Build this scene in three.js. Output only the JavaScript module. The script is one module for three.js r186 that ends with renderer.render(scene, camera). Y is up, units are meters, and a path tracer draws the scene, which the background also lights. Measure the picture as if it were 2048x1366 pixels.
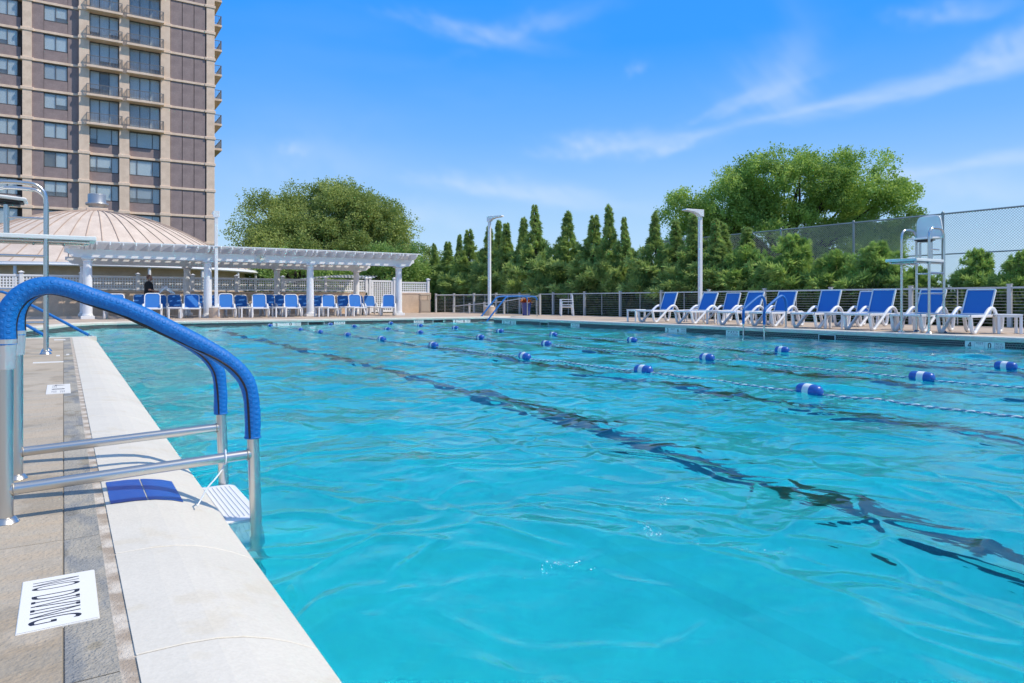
import * as THREE from 'three';
import { mergeGeometries } from 'three/addons/utils/BufferGeometryUtils.js';
import { RoundedBoxGeometry } from 'three/addons/geometries/RoundedBoxGeometry.js';
import { MarchingCubes } from 'three/addons/objects/MarchingCubes.js';

// ------------------------------------------------------------------ camera, sky, sun, exposure
// World: y up, y = 0 is the water level. The pool runs along -z; T is the distance along the pool, z = -T.
const scene = new THREE.Scene();
const camera = new THREE.PerspectiveCamera(2 * Math.atan(683 / 1400) * 180 / Math.PI, 2048 / 1366, 0.05, 3000);
camera.position.set(0, 0.92, 0);
camera.rotation.y = -Math.atan(897 / 1400);
camera.setViewOffset(2048, 1366, 0, 81, 2048, 1366);           // a shifted lens keeps the verticals upright

const renderer = new THREE.WebGLRenderer({ antialias: true });
renderer.setSize(1024, 683);
renderer.toneMapping = THREE.LinearToneMapping;
renderer.toneMappingExposure = 1.28;
renderer.shadowMap.enabled = true;

const sun = new THREE.DirectionalLight(new THREE.Color(1.0, 0.90, 0.745), 3.1);
sun.name = 'sun';
sun.position.set(62, 100, 50);
sun.castShadow = true;
sun.shadow.radius = 1.2;
sun.shadow.mapSize.set(4096, 4096);
Object.assign(sun.shadow.camera, { left: -70, right: 70, top: 70, bottom: -70, near: 1, far: 400 });
scene.add(sun, sun.target);

let seed = 7;
const rnd = () => { seed = (seed + 0x6D2B79F5) | 0; let t = Math.imul(seed ^ (seed >>> 15), 1 | seed); t = (t + Math.imul(t ^ (t >>> 7), 61 | t)) ^ t; return ((t ^ (t >>> 14)) >>> 0) / 4294967296; };
const rr = (a, b) => a + (b - a) * rnd();
const clamp = (x, a, b) => Math.min(b, Math.max(a, x));
const sm = (a, b, x) => { const k = clamp((x - a) / (b - a), 0, 1); return k * k * (3 - 2 * k); };
const mix = (a, b, k) => a + (b - a) * k;

// periodic value noise and fbm
const hash = (x, y, s) => { let h = Math.imul(x, 374761393) ^ Math.imul(y, 668265263) ^ Math.imul(s, 1274126177); h = Math.imul(h ^ (h >>> 13), 1274126177); return ((h ^ (h >>> 16)) >>> 0) / 4294967296; };
function noise(x, y, p, s) {
  const ix = Math.floor(x), iy = Math.floor(y), fx = x - ix, fy = y - iy, u = fx * fx * (3 - 2 * fx), v = fy * fy * (3 - 2 * fy);
  const w = (k) => p ? ((k % p) + p) % p : k;
  const a = hash(w(ix), w(iy), s), b = hash(w(ix + 1), w(iy), s), c = hash(w(ix), w(iy + 1), s), d = hash(w(ix + 1), w(iy + 1), s);
  return a + (b - a) * u + (c - a) * v + (a - b - c + d) * u * v;
}
function fbm(x, y, p, s, oct = 5) { let r = 0, a = 0.5, q = p; for (let i = 0; i < oct; i++) { r += a * noise(x, y, q, s + i * 17); x *= 2; y *= 2; q *= 2; a *= 0.5; } return r / (1 - Math.pow(0.5, oct)); }

{ // sky: clear blue with thin cirrus, computed for every direction
  const W = 2048, H = 1024, d = new Float32Array(W * H * 4), stops = [[0, .56, .76, .93], [3, .50, .72, .93], [7, .36, .61, .93], [13, .17, .45, .95], [20, .045, .33, .96], [28, .035, .30, .93], [50, .22, .38, .72], [90, .30, .42, .66]];
  const wisps = [];
  const wisp = (px, py, len, wid, tilt, k) => { const az = Math.atan((px - 1024) / 1400), el = Math.atan((602 - py) / 1400 * Math.cos(az)); wisps.push([az, el, len, wid, tilt, k]); };
  wisp(1230, 300, .08, .013, -.02, .46); wisp(1360, 288, .055, .009, .2, .32); wisp(1620, 222, .17, .007, .14, .30); wisp(1850, 178, .15, .009, .12, .34); wisp(1960, 160, .1, .006, .16, .2); wisp(1500, 200, .08, .008, .3, .25);
  wisp(1570, 150, .06, .045, .7, .26); wisp(950, 70, .1, .009, -.18, .24); wisp(1080, 60, .08, .015, .3, .2); wisp(1910, 25, .06, .012, -.1, .28); wisp(1980, 325, .14, .009, .08, .34);
  wisp(1080, 395, .14, .014, -.12, .35); wisp(930, 372, .07, .008, -.12, .26); wisp(590, 300, .022, .008, .2, .25); wisp(1275, 140, .014, .008, .5, .16); wisp(1900, 380, .12, .02, -.05, .3); wisp(850, 440, .12, .018, .05, .2);
  wisp(640, 330, .12, .03, .1, .12); wisp(2030, 95, .05, .014, .2, .4);
  for (let i = 0; i < 130; i++) { const az = rr(-Math.PI, Math.PI); if (Math.abs(az) > .75 || i > 100) wisps.push([az, i > 100 ? rr(.5, 1.3) : rr(.05, 1.1), rr(.05, .2), rr(.01, .03), rr(-.3, .5), rr(.15, .6)]); }
  const view = -Math.PI / 2 + Math.atan(897 / 1400);            // direction of the view axis in the equirectangular map
  const cl = new Float32Array(W * H);
  for (const [az, el, len, wid, tilt, k] of wisps) {
    const r0 = Math.max(0, Math.floor((el - len - .1) / Math.PI * H + H / 2)), r1 = Math.min(H - 1, Math.ceil((el + len + .1) / Math.PI * H + H / 2)), ca = Math.cos(tilt), sa = Math.sin(tilt), se = hash(Math.floor(az * 999), Math.floor(el * 999), 3) * 40;
    for (let r = r0; r <= r1; r++) {
      const e = ((r + .5) / H - .5) * Math.PI, ce = Math.max(.15, Math.cos(e)), span = Math.ceil(3 * len / ce / (2 * Math.PI) * W), c0 = Math.round((az + view) / (2 * Math.PI) * W + W / 2);
      for (let c = c0 - span; c <= c0 + span; c++) {
        const a = (((c + .5) / W - .5) * 2 * Math.PI - view - az) * ce, b = e - el;
        let u = (a * ca + b * sa) / len, v = (-a * sa + b * ca) / wid;
        const n = fbm(u * 1.6 + se, v * .5 + se, 0, 5, 4), n2 = fbm(u * 5 + se, v * 1.1 + a * 30, 0, 9, 4);
        v += (n - .5) * 2.6; u += (n2 - .5) * .6;
        const g = Math.exp(-u * u * 1.3 - v * v * (v < 0 ? 1.6 : .7));
        cl[r * W + ((c % W) + W) % W] += k * g * (.35 + 1.1 * n2);
      }
    }
  }
  for (let r = 0; r < H; r++) {
    const el = ((r + .5) / H - .5) * 180;
    let i = 0; while (i < stops.length - 2 && el > stops[i + 1][0]) i++;
    const A = stops[i], B = stops[i + 1], k = clamp((el - A[0]) / (B[0] - A[0]), 0, 1);
    for (let c = 0; c < W; c++) {
      const o = (r * W + c) * 4, haze = el > 0 ? .07 * Math.max(0, fbm(c / W * 24, r / H * 44, 24, 31, 5) - .5) * sm(0, 8, el) : 0, m = clamp(1 - Math.exp(-cl[r * W + c]) + haze * 2, 0, .85), cloud = [.74, .84, .97];
      for (let q = 0; q < 3; q++) d[o + q] = .835 * mix(mix(A[q + 1], B[q + 1], k), cloud[q], m);
      d[o + 3] = 1;
    }
  }
  const t = new THREE.DataTexture(d, W, H, THREE.RGBAFormat, THREE.FloatType);
  t.mapping = THREE.EquirectangularReflectionMapping; t.magFilter = THREE.LinearFilter; t.minFilter = THREE.LinearFilter; t.needsUpdate = true;
  scene.background = t; scene.environment = t;
}

// ------------------------------------------------------------------ helpers
const ORD = ['first', 'second', 'third', 'fourth', 'fifth', 'sixth', 'seventh', 'eighth', 'ninth', 'tenth', 'eleventh', 'twelfth', 'thirteenth', 'fourteenth', 'fifteenth', 'sixteenth', 'seventeenth', 'eighteenth', 'nineteenth', 'twentieth'];
const taken = {};
const numbered = (n) => { const k = taken[n] = (taken[n] ?? -1) + 1; return k ? n + '_' + String(k).padStart(3, '0') : n; };
const P = (x, y, t) => new THREE.Vector3(x, y, -t);
function tag(o, label, category, group, kind) { o.userData.label = label; if (category) o.userData.category = category; if (group) o.userData.group = group; if (kind) o.userData.kind = kind; return o; }
function thing(name, label, category, pos, turn = 0, group) { const g = new THREE.Group(); g.name = numbered(name); if (pos) g.position.copy(pos); g.rotation.y = turn; scene.add(g); return tag(g, label, category, group); }
const flat = (g) => { const q = g.index ? g.toNonIndexed() : g; for (const k of Object.keys(q.attributes)) if (!['position', 'normal', 'uv'].includes(k)) q.deleteAttribute(k); if (!q.attributes.uv) q.setAttribute('uv', new THREE.BufferAttribute(new Float32Array(q.attributes.position.count * 2), 2)); return q; };
const join = (list) => list.length === 1 ? list[0] : mergeGeometries(list.map(flat));
function mesh(name, geo, mat, parent = scene, pos) { const m = new THREE.Mesh(Array.isArray(geo) ? join(geo) : geo, mat); m.name = parent === scene ? numbered(name) : name; if (pos) m.position.copy(pos); parent.add(m); return m; }
function struct(name, geo, mat, label) { const m = mesh(name, geo, mat); m.userData.kind = 'structure'; m.userData.label = label; return m; }
const bx = (w, h, d, x = 0, y = 0, z = 0) => new THREE.BoxGeometry(w, h, d).translate(x, y, z);
const rb = (w, h, d, r, x = 0, y = 0, z = 0, s = 2) => new RoundedBoxGeometry(w, h, d, s, r).translate(x, y, z);
const cyl = (r0, r1, h, x = 0, y = 0, z = 0, n = 16) => new THREE.CylinderGeometry(r0, r1, h, n).translate(x, y, z);
const tube = (pts, r, seg = 24, rad = 8, tension = .5) => new THREE.TubeGeometry(new THREE.CatmullRomCurve3(pts.map((p) => p.isVector3 ? p : new THREE.Vector3(...p)), false, 'catmullrom', tension), seg, r, rad, false);
const bar = (a, b, r, n = 8) => { const A = new THREE.Vector3(...a), B = new THREE.Vector3(...b), d = B.clone().sub(A); return new THREE.CylinderGeometry(r, r, d.length(), n).applyQuaternion(new THREE.Quaternion().setFromUnitVectors(new THREE.Vector3(0, 1, 0), d.clone().normalize())).translate((A.x + B.x) / 2, (A.y + B.y) / 2, (A.z + B.z) / 2); };
// square-section stick from a to b
const stick = (a, b, w, d) => { const A = new THREE.Vector3(...a), B = new THREE.Vector3(...b), v = B.clone().sub(A); return new THREE.BoxGeometry(w, v.length(), d).applyQuaternion(new THREE.Quaternion().setFromUnitVectors(new THREE.Vector3(0, 1, 0), v.clone().normalize())).translate((A.x + B.x) / 2, (A.y + B.y) / 2, (A.z + B.z) / 2); };
function metreUV(g, k = 1, ox = 0, oy = 0) { // uv in metres across the face that each corner lies on
  const q = g.index ? g.toNonIndexed() : g, p = q.attributes.position, n = q.attributes.normal, uv = new Float32Array(p.count * 2);
  for (let i = 0; i < p.count; i++) { const ax = Math.abs(n.getX(i)), ay = Math.abs(n.getY(i)), az = Math.abs(n.getZ(i)); const [u, v] = ay >= ax && ay >= az ? [p.getX(i), p.getZ(i)] : ax > az ? [p.getZ(i), p.getY(i)] : [p.getX(i), p.getY(i)]; uv[2 * i] = (u + ox) * k; uv[2 * i + 1] = (v + oy) * k; }
  q.setAttribute('uv', new THREE.BufferAttribute(uv, 2)); return q;
}
function polyShape(pts) { const s = new THREE.Shape(); pts.forEach(([x, y], i) => i ? s.lineTo(x, y) : s.moveTo(x, y)); s.closePath(); return s; }
function tex(n, fn, srgb = true, h = n) {
  const d = new Uint8Array(n * h * 4);
  for (let y = 0; y < h; y++) for (let x = 0; x < n; x++) { const c = fn(x / n, y / h), o = (y * n + x) * 4; for (let q = 0; q < 3; q++) d[o + q] = clamp((c.length ? c[q] : c) * 255, 0, 255); d[o + 3] = 255; }
  const t = new THREE.DataTexture(d, n, h); t.wrapS = t.wrapT = THREE.RepeatWrapping; t.magFilter = THREE.LinearFilter; t.minFilter = THREE.LinearFilter; if (srgb) t.colorSpace = THREE.SRGBColorSpace; t.needsUpdate = true; return t;
}
const rep = (t, x, y = x) => { const c = t.clone(); c.repeat.set(x, y); c.needsUpdate = true; return c; };
const col = (r, g, b) => new THREE.Color().setRGB(r, g, b);
const std = (r, g, b, rough = .7, o = {}) => new THREE.MeshStandardMaterial({ color: col(r, g, b), roughness: rough, ...o });
const phys = (r, g, b, rough, o = {}) => new THREE.MeshPhysicalMaterial({ color: col(r, g, b), roughness: rough, ...o });

// ------------------------------------------------------------------ shared textures and materials
const grainBump = tex(512, (u, v) => fbm(u * 64, v * 64, 64, 3, 4), false);
const patchy = (a, b, s, f = 6, k = 1) => tex(512, (u, v) => { const n = clamp((fbm(u * f, v * f, f, s, 6) - .5) * 2.2 * k + .5, 0, 1), g = (fbm(u * 90, v * 90, 90, s + 9, 2) - .5) * .07; return [0, 1, 2].map((q) => mix(a[q], b[q], n) + g); });
const deckTex = tex(1024, (u, v) => {
  const n = fbm(u * 5, v * 5, 5, 11, 6), w = fbm(u * 7, v * 28, 7, 23, 5), g = (fbm(u * 160, v * 160, 160, 31, 2) - .5) * .05, st = sm(.58, .72, fbm(u * 9, v * 9, 9, 47, 5)) * .06;
  const k = clamp((n - .5) * 1.8 + .5, 0, 1), warm = clamp((w - .5) * 2.4 + .5, 0, 1);
  return [mix(.66, .72, k) + g - st + .02 * warm, mix(.625, .675, k) + g - st, mix(.565, .605, k) + g - st - .02 * warm];
});
const farDeckTex = tex(1024, (u, v) => {
  const n = fbm(u * 6, v * 6, 6, 71, 6), w = fbm(u * 30, v * 30, 30, 77, 3), g = (fbm(u * 160, v * 160, 160, 79, 2) - .5) * .08, k = clamp((n - .5) * 2 + .5, 0, 1);
  return [mix(.70, .79, k) + g + (w - .5) * .06, mix(.63, .71, k) + g + (w - .5) * .06, mix(.56, .63, k) + g + (w - .5) * .06];
});
const greyStoneTex = tex(1024, (u, v) => {
  const n = fbm(u * 6, v * 6, 6, 111, 6), b = fbm(u * 14, v * 5, 14, 123, 5), g = (fbm(u * 150, v * 150, 150, 131, 2) - .5) * .07, blue = sm(.5, .68, b), rust = sm(.62, .72, fbm(u * 9, v * 9, 9, 133, 5));
  const k = clamp((n - .5) * 2 + .5, 0, 1);
  return [mix(.60, .70, k) + g - .10 * blue - .05 * rust, mix(.58, .67, k) + g - .075 * blue - .06 * rust, mix(.54, .61, k) + g - .035 * blue - .08 * rust];
});
const copingTex = tex(1024, (u, v) => { const n = fbm(u * 5, v * 5, 5, 211, 6), s = sm(.62, .8, fbm(u * 11, v * 11, 11, 217, 5)), g = (fbm(u * 180, v * 180, 180, 219, 2) - .5) * .045; return [.835 + (n - .5) * .05 + g - s * .012, .81 + (n - .5) * .05 + g - s * .02, .755 + (n - .5) * .05 + g - s * .035]; });
const stuccoTex = patchy([.80, .71, .62], [.85, .76, .67], 301, 8);
const brownTex = patchy([.56, .50, .50], [.61, .545, .54], 311, 7);
const tanTex = patchy([.87, .775, .69], [.925, .83, .745], 321, 7);
const plasterTex = tex(512, (u, v) => { const n = (fbm(u * 7, v * 7, 7, 401, 6) - .5) * 2; return [.89 + n * .09, .925 + n * .08, .92 + n * .08]; });

const M = {
  deck: std(1, 1, 1, .85, { map: deckTex, bumpMap: grainBump, bumpScale: .004 }),
  farDeck: std(1, 1, 1, .88, { map: farDeckTex, bumpMap: grainBump, bumpScale: .004 }),
  greyStone: std(1, 1, 1, .85, { map: greyStoneTex, bumpMap: grainBump, bumpScale: .006 }),
  coping: std(1, 1, 1, .62, { map: copingTex, bumpMap: grainBump, bumpScale: .0005 }),
  plaster: std(1, 1, 1, .8, { map: plasterTex }),
  stucco: std(1, 1, 1, .9, { map: stuccoTex, bumpMap: grainBump, bumpScale: .006 }),
  brown: std(1, 1, 1, .9, { map: brownTex }),
  tan: std(1, 1, 1, .9, { map: tanTex }),
  white: std(.78, .79, .80, .5),
  whitePaint: std(.80, .81, .82, .45),
  resin: phys(.80, .80, .80, .38, { clearcoat: .25, clearcoatRoughness: .3 }),
  steel: std(.60, .60, .59, .27, { metalness: 1 }),
  alu: std(.58, .58, .58, .42, { metalness: .85 }),
  grey: std(.42, .43, .43, .55), dark: std(.03, .03, .035, .5), black: std(.012, .012, .014, .55),
};

// ------------------------------------------------------------------ pool shell, water
const DH = .225;                                              // deck height above the water, right and far side
const XR = 15.25, TF = 26.8, XL = .55, TE = 15.65;            // right wall, far wall, left wall, end of the left deck
const yL = (t) => clamp(.15 + .0075 * (t - 3), 0, .25);     // the near deck falls a little towards the camera
const outline = [[XL, -5], [XL, TE], [-2.4, TE], [-2.4, 16.6], [-.95, 21.2], [-.38, 23.4], [.28, 25.5], [.8, 26.4], [1.5, 26.75], [2.2, TF], [17.1, TF], [17.1, 25.2], [XR, 25.2], [XR, -5]];
const floorY = (t) => -(1.45 - .55 * t / 26.8);
function strip(pts, y0, y1, off = 0, closed = true) { // vertical sheet along a path of [X, T]; uv in metres; off moves it to the left of travel
  const pos = [], uv = [], nor = []; let s = 0;
  for (let i = 0; i < pts.length - (closed ? 0 : 1); i++) {
    const [ax, at] = pts[i], [bx_, bt] = pts[(i + 1) % pts.length], L = Math.hypot(bx_ - ax, bt - at), nx = -(bt - at) / L, nt = (bx_ - ax) / L;
    const A = [ax + nx * off, at + nt * off], B = [bx_ + nx * off, bt + nt * off], lo = (q) => typeof y0 === 'function' ? y0(q[1]) : y0, hi = (q) => typeof y1 === 'function' ? y1(q[1]) : y1;
    const quad = [[A, lo(A), s], [B, lo(B), s + L], [B, hi(B), s + L], [A, lo(A), s], [B, hi(B), s + L], [A, hi(A), s]];
    for (const [q, y, u] of quad) { pos.push(q[0], y, -q[1]); uv.push(u, y); nor.push(-nx, 0, nt); }
    s += L;
  }
  const g = new THREE.BufferGeometry();
  g.setAttribute('position', new THREE.Float32BufferAttribute(pos, 3)); g.setAttribute('normal', new THREE.Float32BufferAttribute(nor, 3)); g.setAttribute('uv', new THREE.Float32BufferAttribute(uv, 2)); return g;
}
function sheet(pts, y) { // flat polygon of [X, T] corners at height y (number or function of X, T)
  const g = new THREE.ShapeGeometry(polyShape(pts)), p = g.attributes.position, uv = g.attributes.uv, h = typeof y === 'function' ? y : () => y;
  for (let i = 0; i < p.count; i++) { const x = p.getX(i), t = p.getY(i); p.setXYZ(i, x, h(x, t), -t); uv.setXY(i, x, t); }
  g.computeVertexNormals(); return g;
}
M.poolFloor = std(1, 1, 1, .8, { map: rep(plasterTex, .31) });
struct('pool_floor', sheet([[-3, -5.1], [17.4, -5.1], [17.4, 27.2], [-3, 27.2]], (x, t) => floorY(t)), M.poolFloor, 'pale plaster floor of the swimming pool under the water');
struct('pool_wall', [strip(outline.slice(0, 4), (t) => floorY(t) - .05, .02, 0, false), strip(outline.slice(3), (t) => floorY(t) - .05, .17, 0, false)], M.plaster, 'pale plaster side walls of the swimming pool');
{ // black lane lines of dark tile along the floor
  const laneTex = tex(256, (u, v) => { const g = (x) => { const f = x * 5 - Math.floor(x * 5); return f < .05 || f > .95; }; const n = hash(Math.floor(u * 5), Math.floor(v * 5), 8) * .03; return g(u) || g(v) ? [.30, .33, .36] : [.055 + n, .06 + n, .085 + n]; });
  M.lane = std(1, 1, 1, .5, { map: rep(laneTex, 4) });
  for (const [i, X] of [4.2, 6.75, 9.15, 11.6].entries()) {
    const l = struct('lane_line', [sheet([[X - .13, -4.6], [X + .13, -4.6], [X + .13, 25.4], [X - .13, 25.4]], (x, t) => floorY(t) + .004), sheet([[X - .45, 25.4], [X + .45, 25.4], [X + .45, 25.66], [X - .45, 25.66]], (x, t) => floorY(t) + .004)], M.lane, '');
    tag(l, `${ORD[i]} black lane line on the pool floor counted from the white coping`, undefined, 'black lane lines on the pool floor', 'structure');
  }
}
{ // mosaic band at the water line: small dark tiles in white grout
  const mosaic = tex(512, (u, v) => { const n = 16, row = Math.floor(v * n), x = u * n + (row % 2) * .5, fx = x - Math.floor(x), fy = v * n - row, q = hash(Math.floor(x) % n, row, 5); return fx < .12 || fy < .14 ? [.66, .68, .67] : [.03 + q * .04, .03 + q * .04, .035 + q * .04]; });
  M.mosaic = std(1, 1, 1, .55, { map: rep(mosaic, 1.42) });
  struct('waterline_tile', strip(outline.slice(3, 14), -.03, .128, -.004, false), M.mosaic, 'dark mosaic tile band along the pool waterline');
}
const waves = []; { // the water surface: crossing ripples
  let s0 = seed; seed = 4242;
  for (let i = 0; i < 20; i++) { const lam = .2 * Math.pow(1.135, i) * rr(.9, 1.1), a = rr(-1.35, 1.35) + (i % 3 ? 0.5 : 2.2), slope = (.046 - .0012 * i) * rr(.7, 1.2), k = 2 * Math.PI / lam; waves.push([Math.cos(a) * k, Math.sin(a) * k, slope / k, rr(0, 6.28), lam]); }
  seed = s0;
}
function cells(x, t, s) { // distance to the border between the two nearest of a set of scattered points
  const ix = Math.floor(x), it = Math.floor(t); let a = 9, b = 9;
  for (let i = -1; i <= 1; i++) for (let j = -1; j <= 1; j++) { const px = ix + i + .15 + .7 * hash(ix + i, it + j, s), pt = it + j + .15 + .7 * hash(ix + i, it + j, s + 1), d = Math.hypot(px - x, pt - t); if (d < a) { b = a; a = d; } else if (d < b) b = d; }
  return b - a;
}
function wave(x, t) {
  const wx = x + .12 * Math.sin(t * 1.9 + .7) + .07 * Math.sin(x * 4.1 + t * 2.3), wt = t + .12 * Math.sin(x * 2.3 + 1.9) + .07 * Math.sin(t * 3.7 - x * 2.9);
  const calm = mix(.52, .92, sm(3, 9, t + .5 * x));               // smoother close to the near wall, as in the picture
  let h = 0; for (const [a, b, c, d, lam] of waves) { const q = wx * a + wt * b + d; h += c * (lam < .4 ? calm * calm : calm) * (Math.sin(q) - .22 * Math.cos(2 * q)); }
  if (t < 9 && x < 9) { // crests that run together into a net
    const k = (1 - sm(4.5, 8.5, Math.max(t, x - .5))) , ux = wx + .06 * Math.sin(7 * wt + 1) + .03 * Math.sin(15 * wt + 9 * wx), ut = wt + .06 * Math.sin(6 * wx) + .03 * Math.sin(13 * wx - 8 * wt);
    const e1 = cells(ux * 2.1 + 3, ut * 2.1, 21), e2 = cells(ux * 1.3 + .4 * ut, ut * 1.5 + 7, 37), n = .35 + 1.3 * noise(ux * 1.4, ut * 1.4, 0, 61);
    h += k * n * (.0052 * Math.exp(-e1 * e1 / .02) + .0052 * Math.exp(-e2 * e2 / .012));
  }
  return h;
}
{
  const xs = [], ts = [];
  for (let x = -2.5; x < .45; x += .15) xs.push(x); for (let x = .45; x < 5; x += .012) xs.push(x); for (let x = 5; x < 6.5; x += .035) xs.push(x); for (let x = 6.5; x < 17.2; x += .08) xs.push(x);
  for (let t = -5.1; t < 0; t += .15) ts.push(t); for (let t = 0; t < 5; t += .012) ts.push(t); for (let t = 5; t < 8; t += .035) ts.push(t); for (let t = 8; t < 26.9; t += .075) ts.push(t);
  const inside = (x, t) => { let c = false; for (let i = 0, j = outline.length - 1; i < outline.length; j = i++) { const [xi, ti] = outline[i], [xj, tj] = outline[j]; if ((ti > t) !== (tj > t) && x < (xj - xi) * (t - ti) / (tj - ti) + xi) c = !c; } return c; };
  const pos = new Float32Array(xs.length * ts.length * 3), uv = new Float32Array(xs.length * ts.length * 2), idx = [], nx = xs.length, ok = new Uint8Array(xs.length * ts.length);
  ts.forEach((t, j) => xs.forEach((x, i) => { const k = j * nx + i; pos[3 * k] = x; pos[3 * k + 1] = wave(x, t); pos[3 * k + 2] = -t; uv[2 * k] = x; uv[2 * k + 1] = t; const e = .16; ok[k] = inside(x, t) || inside(x + e, t) || inside(x - e, t) || inside(x, t + e) || inside(x, t - e); }));
  for (let j = 0; j < ts.length - 1; j++) for (let i = 0; i < nx - 1; i++) { const a = j * nx + i, b = a + 1, c = a + nx, d = c + 1; if (ok[a] && ok[b] && ok[c] && ok[d]) idx.push(a, b, d, a, d, c); }
  const g = new THREE.BufferGeometry();
  g.setAttribute('position', new THREE.BufferAttribute(pos, 3)); g.setAttribute('uv', new THREE.BufferAttribute(uv, 2)); g.setIndex(idx); g.computeVertexNormals();
  const ripple = tex(1024, (u, v) => { let h = 0; const a = fbm(u * 22, v * 30, 2, 501, 1); h += .55 * fbm(u * 20, v * 20, 20, 503, 3) + .45 * (1 - Math.abs(2 * fbm(u * 12 + a, v * 12, 12, 507, 3) - 1)); return h; }, false);
  M.water = phys(1, 1, 1, .06, { ior: 1.33, transmission: 1, thickness: 1, attenuationColor: col(.28, .865, .905), attenuationDistance: 1.22, transparent: true, opacity: .93, bumpMap: rep(ripple, .42), bumpScale: .0055 });
  struct('water', g, M.water, 'clear turquoise pool water with crossing ripples');
}
// ------------------------------------------------------------------ decks and coping
struct('ground', (() => { const s = polyShape([[-700, -700], [700, -700], [700, 900], [-700, 900]]); s.holes.push(new THREE.Path([[-8.4, -5.5], [21.2, -5.5], [21.2, 38.3], [-8.4, 38.3]].map(([x, y]) => new THREE.Vector2(x, y)))); const g = new THREE.ShapeGeometry(s), p = g.attributes.position, uv = g.attributes.uv; for (let i = 0; i < p.count; i++) { const x = p.getX(i), t = p.getY(i); p.setXYZ(i, x, .12, -t); uv.setXY(i, x, t); } g.computeVertexNormals(); return g; })(), std(1, 1, 1, .95, { map: rep(patchy([.30, .34, .17], [.40, .40, .24], 601, 9), .08) }), 'green ground beyond the pool deck');
const deckOuter = [[15.6, -5.5], [21.4, -5.5], [21.4, 38.6], [-8.6, 38.6], [-8.6, 16], [-2.78, 16], [-1.30, 21.3], [-.72, 23.55], [-.03, 25.72], [.5, 26.68], [1.32, 27.08], [2.15, 27.15], [17.45, 27.15], [17.45, 24.85], [15.6, 24.85]];
M.farDeck.map = rep(farDeckTex, .35); M.farDeck.bumpMap = rep(grainBump, 1.5);
struct('pool_deck', [sheet(deckOuter, DH), strip(deckOuter, -.1, DH)], M.farDeck, 'tan concrete pool deck on the far and right sides');

function stone(profile, L, bevel = .002) { // coping stone: profile in (distance from pool, height), length along +z
  const g = new THREE.ExtrudeGeometry(polyShape(profile), { depth: L - .006 - 2 * bevel, bevelEnabled: true, bevelSize: bevel, bevelOffset: -bevel, bevelThickness: bevel, bevelSegments: 1, steps: 1 });
  return metreUV(g.translate(0, 0, .003 + bevel), .9);
}
M.coping.map = copingTex; M.coping.bumpMap = rep(grainBump, 3);
{ // left coping, rolled towards the water
  const prof = [[.005, -.03], [.002, .035], [.012, .052], [.035, .066], [.08, .090], [.13, .112], [.19, .132], [.25, .144], [.32, .1495], [.416, .150], [.416, .03]];
  const geos = [0, 1, 2].map((k) => { const g = stone(prof, .715); const uv = g.attributes.uv; for (let i = 0; i < uv.count; i++) uv.setXY(i, uv.getX(i) + k * .37, uv.getY(i) + k * .61); return g; });
  const left = new THREE.Group(); left.name = 'coping'; left.userData = { kind: 'structure', label: 'broad white rolled coping along the near side of the pool' }; scene.add(left);
  let n = 0;
  for (let t = 1.74 - .715 * 8; t < TE - .4; t += .715, n++) {
    const m = mesh('coping_stone', geos[n % 3], M.coping, left, P(XL, yL(t + .36) - .15, t)); m.scale.x = -1; m.scale.z = -1; m.rotation.x = .0075; // x points away from the pool, z along +T
    if (t + .715 > TE - .05) break;
  }
  { const t0 = 1.74 - .715 * 8, L = TE - .05 - t0, low = prof.map(([x, y]) => [clamp(x, .008, .412), y > 0 ? y - .0032 : y]), gm = mesh('grout_bed', stone(low, L, .0005), std(.50, .41, .32, .95, { map: rep(patchy([.70, .66, .62], [1, .97, .93], 661, 12, 1.3), 3) }), left, P(XL, yL(t0 + L / 2) - .15 - .0075 * L / 2, t0)); gm.scale.x = -1; gm.scale.z = -1; gm.rotation.x = .0075; gm.position.y = yL(t0 + .36) - .15 - .0027; }
  const end = stone([[.0, -.03], [0, .10], [.02, .135], [.06, .15], [.35, .15], [.35, .03]], 1.0);
  for (let k = 0; k < 5; k++) { const m = mesh('coping_stone', end, M.coping, left, P(XL - .02 - k * 1.0, yL(TE) - .15 + .002, TE - .002)); m.rotation.y = -Math.PI / 2; }
  // right and far coping
  const prof2 = [[-.02, .125], [-.035, .14], [-.038, .20], [-.025, .22], [0, .2275], [.35, .2275], [.35, .1]];
  const far = new THREE.Group(); far.name = 'coping_001'; far.userData = { kind: 'structure', label: 'white bullnose coping along the far and right pool edges' }; scene.add(far);
  const run = outline.slice(3); const cache = {};
  for (let i = 0; i < run.length - 1; i++) {
    const [ax, at] = run[i], [bx_, bt] = run[i + 1], L = Math.hypot(bx_ - ax, bt - at), ext = i === 6 ? .3 : 0, k = Math.max(1, Math.round(L / 1.2)), l = L / k, key = l.toFixed(4);
    const g = cache[key] ??= stone(prof2, l + .002);
    for (let j = 0; j < k; j++) {
      const m = mesh('coping_stone', g, M.coping, far, P(ax + (bx_ - ax) * j / k, i > 5 && i < 9 ? -.0006 * i : 0, at + (bt - at) * j / k));
      m.rotation.y = Math.atan2(bx_ - ax, -(bt - at));          // local +z along the run; local +x to the left of travel
      m.rotation.y = Math.atan2((bx_ - ax) / L, -(bt - at) / L);
    }
  }
}
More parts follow.
